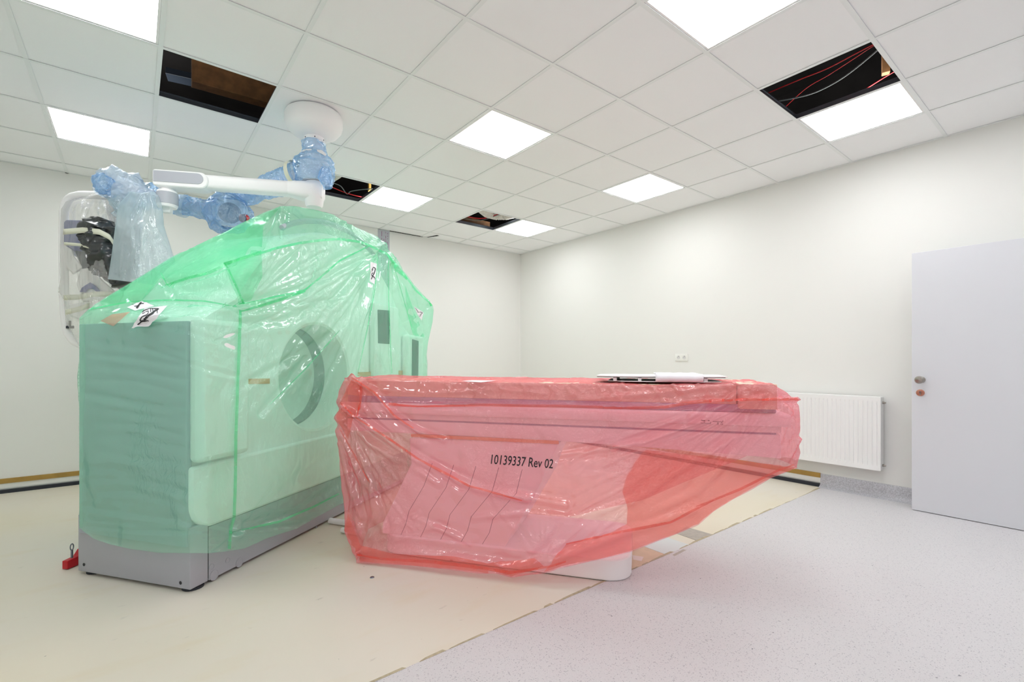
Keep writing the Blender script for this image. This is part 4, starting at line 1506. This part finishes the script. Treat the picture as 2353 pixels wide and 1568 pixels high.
# first joint (wrapped), second joint = hub of the white arm
MB().lathe([(.0, zof(350)), (.075, zof(350)), (.092, zof(358)), (.098, zof(378)), (.098, zof(408)), (.085, zof(418)), (.0, zof(418))], (mc.x, mc.y, 0), (0, 0, 1), 40).build('upper_joint', M['enamel'], boom, smooth=True, angle=.9)
hub = (mc.x, mc.y, 0)
MB().lathe([(.0, zof(418)), (.050, zof(418)), (.066, zof(422)), (.074, zof(432)), (.074, zof(455)), (.066, zof(458)), (.060, zof(472)), (.05, zof(477)), (.0, zof(477))], hub, (0, 0, 1), 40).build('arm_hub', M['white'], boom, smooth=True, angle=.9)
# the white arm
pe = onD(392, 418, 3.17)
ph = Vector((mc.x, mc.y, zof(440)))
pe.z = zof(440)
# level arm: distance from the joint seen at (392, 418)
dE = (zof(438) - HC) * FPX / (PY - 416)
pe = onD(392, 416, dE)
ax = (pe - ph)
AL = ax.length
ax.normalize()
sd = Vector((-ax.y, ax.x, 0)).normalized()
up = Vector((0, 0, 1))


def lath_arm(sections, name, mat, par, seg=28, pw=.5):
    """sections: (distance along arm, half width, half height, z offset) superellipse rings"""
    k = MB()
    vs = []
    for d, hw, hh, oz in sections:
        for i in range(seg):
            a = 2 * math.pi * i / seg
            c_, s_ = math.cos(a), math.sin(a)
            vs.append(ph + ax * d + sd * (hw * math.copysign(abs(c_) ** pw, c_)) + up * (hh * math.copysign(abs(s_) ** pw, s_) + oz))
    fs = [(i * seg + k_, i * seg + (k_ + 1) % seg, (i + 1) * seg + (k_ + 1) % seg, (i + 1) * seg + k_) for i in range(len(sections) - 1) for k_ in range(seg)]
    fs += [tuple(range(seg))[::-1], tuple((len(sections) - 1) * seg + q for q in range(seg))]
    k.add(vs, fs)
    return k.build(name, mat, par, smooth=True, angle=.8)


lath_arm([(-.068, .03, .035, -.005), (-.06, .055, .055, -.005), (0, .074, .062, -.005), (.08, .072, .062, -.005), (.13, .062, .056, 0), (.17, .052, .050, .003)], 'arm_root', M['white'], boom)
lath_arm([(.15, .050, .050, .003), (AL - .22, .048, .048, .004)], 'arm_beam', M['white'], boom)
# end housing: vertical stadium with grey inlay
def stadium(c, d0, d1, hh, hw, name, mat, par, inset=0.0):
    k = MB()
    n = 12
    pts = []
    r = hh
    for i in range(n + 1):
        a = -math.pi / 2 + math.pi * i / n
        pts.append((d0 + r - r * math.cos(a) * 1.0, -r * math.sin(a)))
    pts += [(d1, -hh), (d1, hh)]
    pts = pts[:n + 1] + [(d1, -hh * .98), (d1 + .01, -hh * .8), (d1 + .01, hh * .8), (d1, hh * .98)]
    k.prism([c + ax * x + up * z - sd * hw for x, z in pts], sd * hw * 2)
    return k.build(name, mat, par, bevel=.012, smooth=True)


cE = ph.copy()
stadium(cE, AL - .255, AL + .075, .056, .058, 'elbow_housing', M['white'], boom)
si = 1 if (sd.dot(EYE - pe) > 0) else -1
k = MB()
pts = []
r = .036
x0, x1 = AL - .225, AL + .078
for i in range(13):
    a = -math.pi / 2 + math.pi * i / 12
    pts.append((x0 + r - r * math.cos(a), -r * math.sin(a) + .008))
pts += [(x1, -.028), (x1, .044)]
k.prism([cE + ax * x + up * z + sd * si * .059 for x, z in pts], sd * si * .0025)
k.build('grey_inlay', M['inlay'], boom)
# knuckle below
kn = pe + ax * .02
zt = -.056
k = MB().lathe([(.0, zt), (.040, zt), (.040, zt - .012), (.058, zt - .018), (.062, zt - .03), (.062, zt - .115), (.055, zt - .13), (.0, zt - .13)], kn + up * 0, up, 40)
k.build('knuckle', M['white'], boom, smooth=True, angle=.9)
k = MB().lathe([(.0625, zt - .032), (.064, zt - .034), (.064, zt - .110), (.0625, zt - .112)], kn, up, 40)
k.build('grey_inlay', M['inlay'], boom, smooth=True)
k = MB().bbox(-.03, .03, -.022, .022, zt - .165, zt - .12, fr=lambda a, b, c: kn + ax * a * .9 + sd * b + up * c, r=.006)
k.build('end_socket', M['bore'], boom, smooth=True)

# second arm, wrapped: shoulder -> elbow -> console
pS = onD(700, 400, dm)
pEl = onD(545, 455, 3.62)
pK = onD(528, 490, 3.55)
pQ = onD(400, 468, 3.50)
pT = onD(268, 418, 3.40)
arm2 = thing('wrapped_spring_arm', pK, 'jointed arm wrapped in blue plastic, behind the white arm, carrying the console', 'arm')
MB().tube([pS, pS.lerp(pEl, .5), pEl], [.055, .048, .045], 20).build('upper_arm', M['white'], arm2, smooth=True)
k = MB().lathe([(0, .05), (.06, .05), (.07, .03), (.07, -.07), (.05, -.09), (0, -.09)], pEl.lerp(pK, .35), up, 28)
k.build('elbow', M['enamel'], arm2, smooth=True)
MB().lathe([(0, -.075), (.055, -.075), (.075, -.05), (.075, .05), (.055, .075), (0, .075)], pK, -ray(528, 490).normalized(), 32).build('pivot', M['gmetal'], arm2, smooth=True)
MB().tube([pK, pQ, pT], [.04, .042, .045], 20).build('spring_arm', M['white'], arm2, smooth=True)
k = MB().lathe([(.03, -.02), (.03, .02), (.02, .022), (0, .022)], onD(561, 502, 3.5), ray(1200, 500), 20)
k.build('red_cap', M['red'], arm2, smooth=True)['label'] = 'red end cap'


def bag(path, radii, mat, amp=.012, sc=14, seg=48, ns=60, squash=None, name='film', par=None, cap=False, flat=None):
    """crumpled tube of film along a path"""
    q = resample(path, ns)
    rr = np.interp(np.linspace(0, 1, ns), np.linspace(0, 1, len(radii)), radii)
    k = MB()
    vs = []
    t0 = None
    n0 = None
    for i in range(ns):
        t = Vector(q[min(i + 1, ns - 1)] - q[max(i - 1, 0)]).normalized()
        if n0 is None:
            n0 = t.orthogonal().normalized()
        n0 = (n0 - t * n0.dot(t)).normalized()
        b0 = t.cross(n0)
        for j in range(seg):
            a = 2 * math.pi * j / seg
            d = n0 * math.cos(a) + b0 * math.sin(a)
            p = Vector(q[i]) + d * rr[i]
            h = fbm(p, sc, 3) * 2 - .6
            vs.append(p + d * amp * h)
    fs = [(i * seg + j, i * seg + (j + 1) % seg, (i + 1) * seg + (j + 1) % seg, (i + 1) * seg + j) for i in range(ns - 1) for j in range(seg)]
    if cap:
        fs += [tuple(range(seg))[::-1], tuple((ns - 1) * seg + j for j in range(seg))]
    k.add(vs, fs)
    return k


bw = bag([(mc.x, mc.y, zof(328)), (mc.x, mc.y, zof(352)), (mc.x, mc.y, zof(366)), (mc.x, mc.y, zof(400)), (mc.x, mc.y, zof(420)), (mc.x, mc.y, zof(424))], [.068, .074, .075, .118, .126, .128, .12, .10], M['blue'], .022, 9)
tag(bw.build('blue_film_wrap', M['blue'], origin=(mc.x, mc.y, zof(420)), smooth=True, angle=0), 'blue plastic film wrapped round the upper joint below the ceiling canopy', 'plastic wrap')
# loose tail hanging beside the joint
tl = bag([onD(745, 385, dm - .1), onD(748, 410, dm - .1), onD(753, 432, dm - .1)], [.02, .04, .03], M['blue'], .015, 12, ns=20, seg=24)
tag(tl.build('blue_film_tail', M['blue'], origin=onD(748, 410, dm - .1), smooth=True, angle=0), 'loose tail of blue film hanging right of the upper joint', 'plastic wrap')
bw = bag([onD(690, 402, dm), pS.lerp(pEl, .3), pS.lerp(pEl, .65), pEl], [.085, .080, .070, .065, .06], M['blue'], .022, 9)
tag(bw.build('blue_film_wrap', M['blue'], origin=pS, smooth=True, angle=0), 'blue plastic film round the arm running behind the white arm, upper joint to elbow', 'plastic wrap')
bw = bag([onD(528, 440, 3.58), onD(525, 465, 3.56), onD(525, 490, 3.53), onD(530, 512, 3.5), onD(530, 524, 3.5)], [.05, .07, .10, .145, .15, .13, .06], M['blue'], .03, 8)
tag(bw.build('blue_film_wrap', M['blue'], origin=pK, smooth=True, angle=0), 'bulky blue plastic film round the elbow pivot with the red cap', 'plastic wrap')
bw = bag([onD(500, 487, 3.54), pQ, onD(330, 440, 3.45)], [.08, .06, .062, .066, .07], M['blue'], .02, 11)
tag(bw.build('blue_film_wrap', M['blue'], origin=pQ, smooth=True, angle=0), 'blue plastic film round the spring arm left of the elbow', 'plastic wrap')
for (x, y, d, r, lab) in ((425, 476, 3.49, .078, 'cream tape band round the blue wrapped spring arm'),):
    t = (pT - pK).normalized()
    c = onD(x - 5, y - 2, d)
    k = MB().lathe([(r, -.028), (r + .002, -.02), (r + .002, .02), (r, .028)], c, t, 32)
    tag(k.build('tape_band', M['paleblue'], origin=c, smooth=True), lab, 'tape')
k = MB()
c = onD(677, 400, dm - .02)
k.lathe([(.092, -.016), (.094, -.01), (.094, .01), (.092, .016)], c, (pS - pEl), 32)
tag(k.build('tape_band', M['tape'], origin=c, smooth=True), 'cream tape band where the arm leaves the upper joint', 'tape')

# ---- wrapped console hanging at the left
CD = 3.45
con = thing('hanging_console', onD(210, 800, CD), 'white medical console hanging from the arm inside a clear plastic bag at far left', 'console')
fw = ray(200, 600).normalized()
fw.z = 0
fw.normalize()
# tubular handle frame
tp = [onD(262, 452, CD), onD(230, 449, CD), onD(185, 448, CD), onD(163, 453, CD), onD(151, 466, CD), onD(147, 485, CD), onD(146, 560, CD), onD(147, 680, CD), onD(150, 730, CD), onD(156, 765, CD), onD(170, 785, CD), onD(195, 797, CD), onD(240, 800, CD)]
q = [Vector(p) for p in resample(tp, 60)]
MB().tube(q, .028, 20).build('tube_frame', M['white'], con, smooth=True)


def slab(px, d, th, name, mat, par=con, bv=.008):
    return MB().prism([onD(x, y, d) for x, y in px], fw * th).build(name, mat, par, bevel=bv, smooth=True)


slab([(145, 512), (152, 505), (194, 506), (198, 512), (208, 540), (212, 575), (190, 592), (146, 560)], CD - .02, .20, 'rear_casing', M['navy'])
slab([(147, 562), (164, 573), (172, 590), (190, 614), (168, 628), (152, 610)], CD - .08, .10, 'side_panel', M['white'])
slab([(185, 618), (218, 612), (232, 640), (268, 672), (250, 690), (190, 690), (176, 650)], CD - .06, .16, 'control_head', M['white'])
slab([(183, 671), (188, 661), (207, 649), (221, 658), (231, 670), (224, 672), (213, 664), (203, 664), (197, 672)], CD - .075, .012, 'control_bezel', M['navy'], bv=.002)
slab([(172, 575), (205, 580), (215, 615), (205, 640), (190, 620)], CD - .03, .12, 'dark_bracket', M['screen'])
slab([(205, 560), (230, 590), (300, 655), (285, 668), (240, 640), (212, 600)], CD - .02, .10, 'support_bar', M['blackrub'])
slab([(158, 700), (215, 690), (212, 720), (185, 735), (160, 725)], CD - .0, .10, 'lower_panel', M['white'])
slab([(230, 440), (300, 430), (330, 460), (320, 640), (262, 640), (258, 520)], CD + .10, .08, 'back_plate', M['white'])
k = MB().bbox(-.030, .030, -.02, .02, 0, .018, fr=lambda a, b, c: onD(161, 755, CD - .02) + Vector((CS, -SN, 0)) * a + fw * b + up * c, r=.003)
k.bbox(-.009, .009, -.01, .01, .015, .055, fr=lambda a, b, c: onD(161, 755, CD - .02) + Vector((CS, -SN, 0)) * a + fw * b + up * c, r=.003)
k.build('clamp_knob', M['blackrub'], con, smooth=True)

# black crumpled bag
bb = bag([onD(246, 505, CD - .13), onD(238, 530, CD - .13), onD(244, 570, CD - .13), onD(258, 610, CD - .13), onD(280, 655, CD - .13)], [.03, .10, .11, .10, .105, .09, .05, .02], M['blackbag'], .045, 10, ns=70, seg=60, cap=True)
tag(bb.build('black_plastic_bag', M['blackbag'], origin=onD(250, 640, CD - .1), smooth=True, angle=0), 'crumpled shiny black plastic bag tied to the hanging console', 'plastic bag')
# tape bands round the console
for px, lab in (([(145, 533), (190, 529), (228, 533), (252, 545), (262, 560)], 'upper cream tape strip round the console and black bag'),
                ([(147, 560), (185, 563), (220, 572), (256, 590)], 'second cream tape strip round the console, below the upper one'),
                ([(146, 684), (180, 683), (220, 676), (262, 676)], 'cream tape strip across the lower part of the clear bag'),
                ([(150, 718), (180, 711), (206, 702)], 'lowest cream tape strip on the clear bag')):
    wd = 13 if px[0][1] < 550 else (7 if px[0][1] < 600 else 12)
    dd_ = CD - .25 if px[0][1] < 600 else CD - .16
    qq = resample([(x, y, 0) for x, y in px], 24)
    vs = []
    for i, p in enumerate(qq):
        s = i / 23
        d = dd_ + .05 * (2 * s - 1) ** 2
        vs += [onD(p[0], p[1] - wd / 2, d), onD(p[0], p[1] + wd / 2, d), ]
    k = MB().add(vs, [(2 * i, 2 * i + 2, 2 * i + 3, 2 * i + 1) for i in range(23)])
    o = tag(k.build('tape_strip', M['tape'], origin=vs[20], smooth=True), lab, 'tape')
    o.modifiers.new('s', 'SOLIDIFY').thickness = .0015


def pillow(front, depth, mat, name, label, cat, d0, bulgeF=.10, amp=.02, sc=6, ns=46, nt=70, creases=()):
    """a hanging bag: outline as left and right edge lists (top to bottom), front and back sheets"""
    Lf, Rt = front
    l = resample([(x, y, 0) for x, y in Lf], nt)[:, :2]
    r = resample([(x, y, 0) for x, y in Rt], nt)[:, :2]
    k = MB()
    for side in (-1, 1):
        vs = []
        for i in range(ns):
            s = i / (ns - 1)
            for j in range(nt):
                p = l[j] * (1 - s) + r[j] * s
                t = j / (nt - 1)
                e = (math.sin(math.pi * s) ** .5) * min(1, .25 + t * 1.6)
                d = d0 + side * bulgeF * e
                w_ = onD(p[0], p[1], d)
                f = fbm((w_.x * 1.8, w_.y * 1.8, w_.z * .45), sc, 3) * 2 - .6
                h = amp * f * math.sin(math.pi * s)
                vs.append(w_ + fw * side * h)
        k.add(vs, grid_faces(ns, nt))
    return tag(k.build(name, mat, origin=onD(l[-1][0], l[-1][1], d0), smooth=True, weld=.0005, angle=0), label, cat)


pillow(([(236, 440), (215, 444), (150, 462), (138, 480), (136, 560), (137, 640), (133, 672), (146, 690), (150, 740), (172, 780), (184, 800)],
        [(262, 440), (268, 455), (275, 480), (280, 520), (285, 580), (285, 650), (284, 680), (270, 710), (256, 740), (250, 770), (240, 800)]),
       0, M['clear'], 'clear_plastic_bag', 'clear plastic bag over the white hanging console at far left', 'plastic bag', CD, .22, .03)
pillow(([(330, 445), (300, 440), (272, 470), (262, 540), (256, 590), (248, 642)],
        [(352, 440), (366, 452), (374, 480), (377, 520), (390, 560), (402, 600), (406, 660)]),
       0, M['paleblue'], 'pale_blue_bag', 'long pale blue plastic bag hanging between the clear bag and the white arm', 'plastic bag', CD - .27, .11, .03)
bw = bag([onD(240, 440, 3.36), onD(256, 424, 3.32), onD(278, 424, 3.30), onD(304, 442, 3.28), onD(335, 452, 3.30), onD(360, 456, 3.34)], [.04, .08, .095, .10, .105, .09, .07, .04], M['blue'], .03, 9, ns=70, seg=56)
tag(bw.build('blue_film_bundle', M['pale'], origin=onD(260, 440, 3.38), smooth=True, angle=0), 'bulging pale blue and white film bundle on top of the hanging console', 'plastic wrap')
bw = bag([onD(236, 412, 3.24), onD(244, 428, 3.20), onD(262, 438, 3.20)], [.03, .05, .04], M['blue'], .03, 12, ns=30, seg=36)
tag(bw.build('blue_film_bundle', M['blue'], origin=onD(240, 420, 3.26), smooth=True, angle=0), 'bright blue film knot at the top left of the hanging console', 'plastic wrap')
bw = bag([onD(290, 452, 3.30), onD(288, 475, 3.28), onD(278, 500, 3.3)], [.05, .08, .03], M['paleblue'], .03, 12, ns=30, seg=36)
tag(bw.build('pale_film_bundle', M['paleblue'], origin=onD(285, 480, 3.3), smooth=True, angle=0), 'small whitish film bunch below the bundle above the pale blue bag', 'plastic wrap')
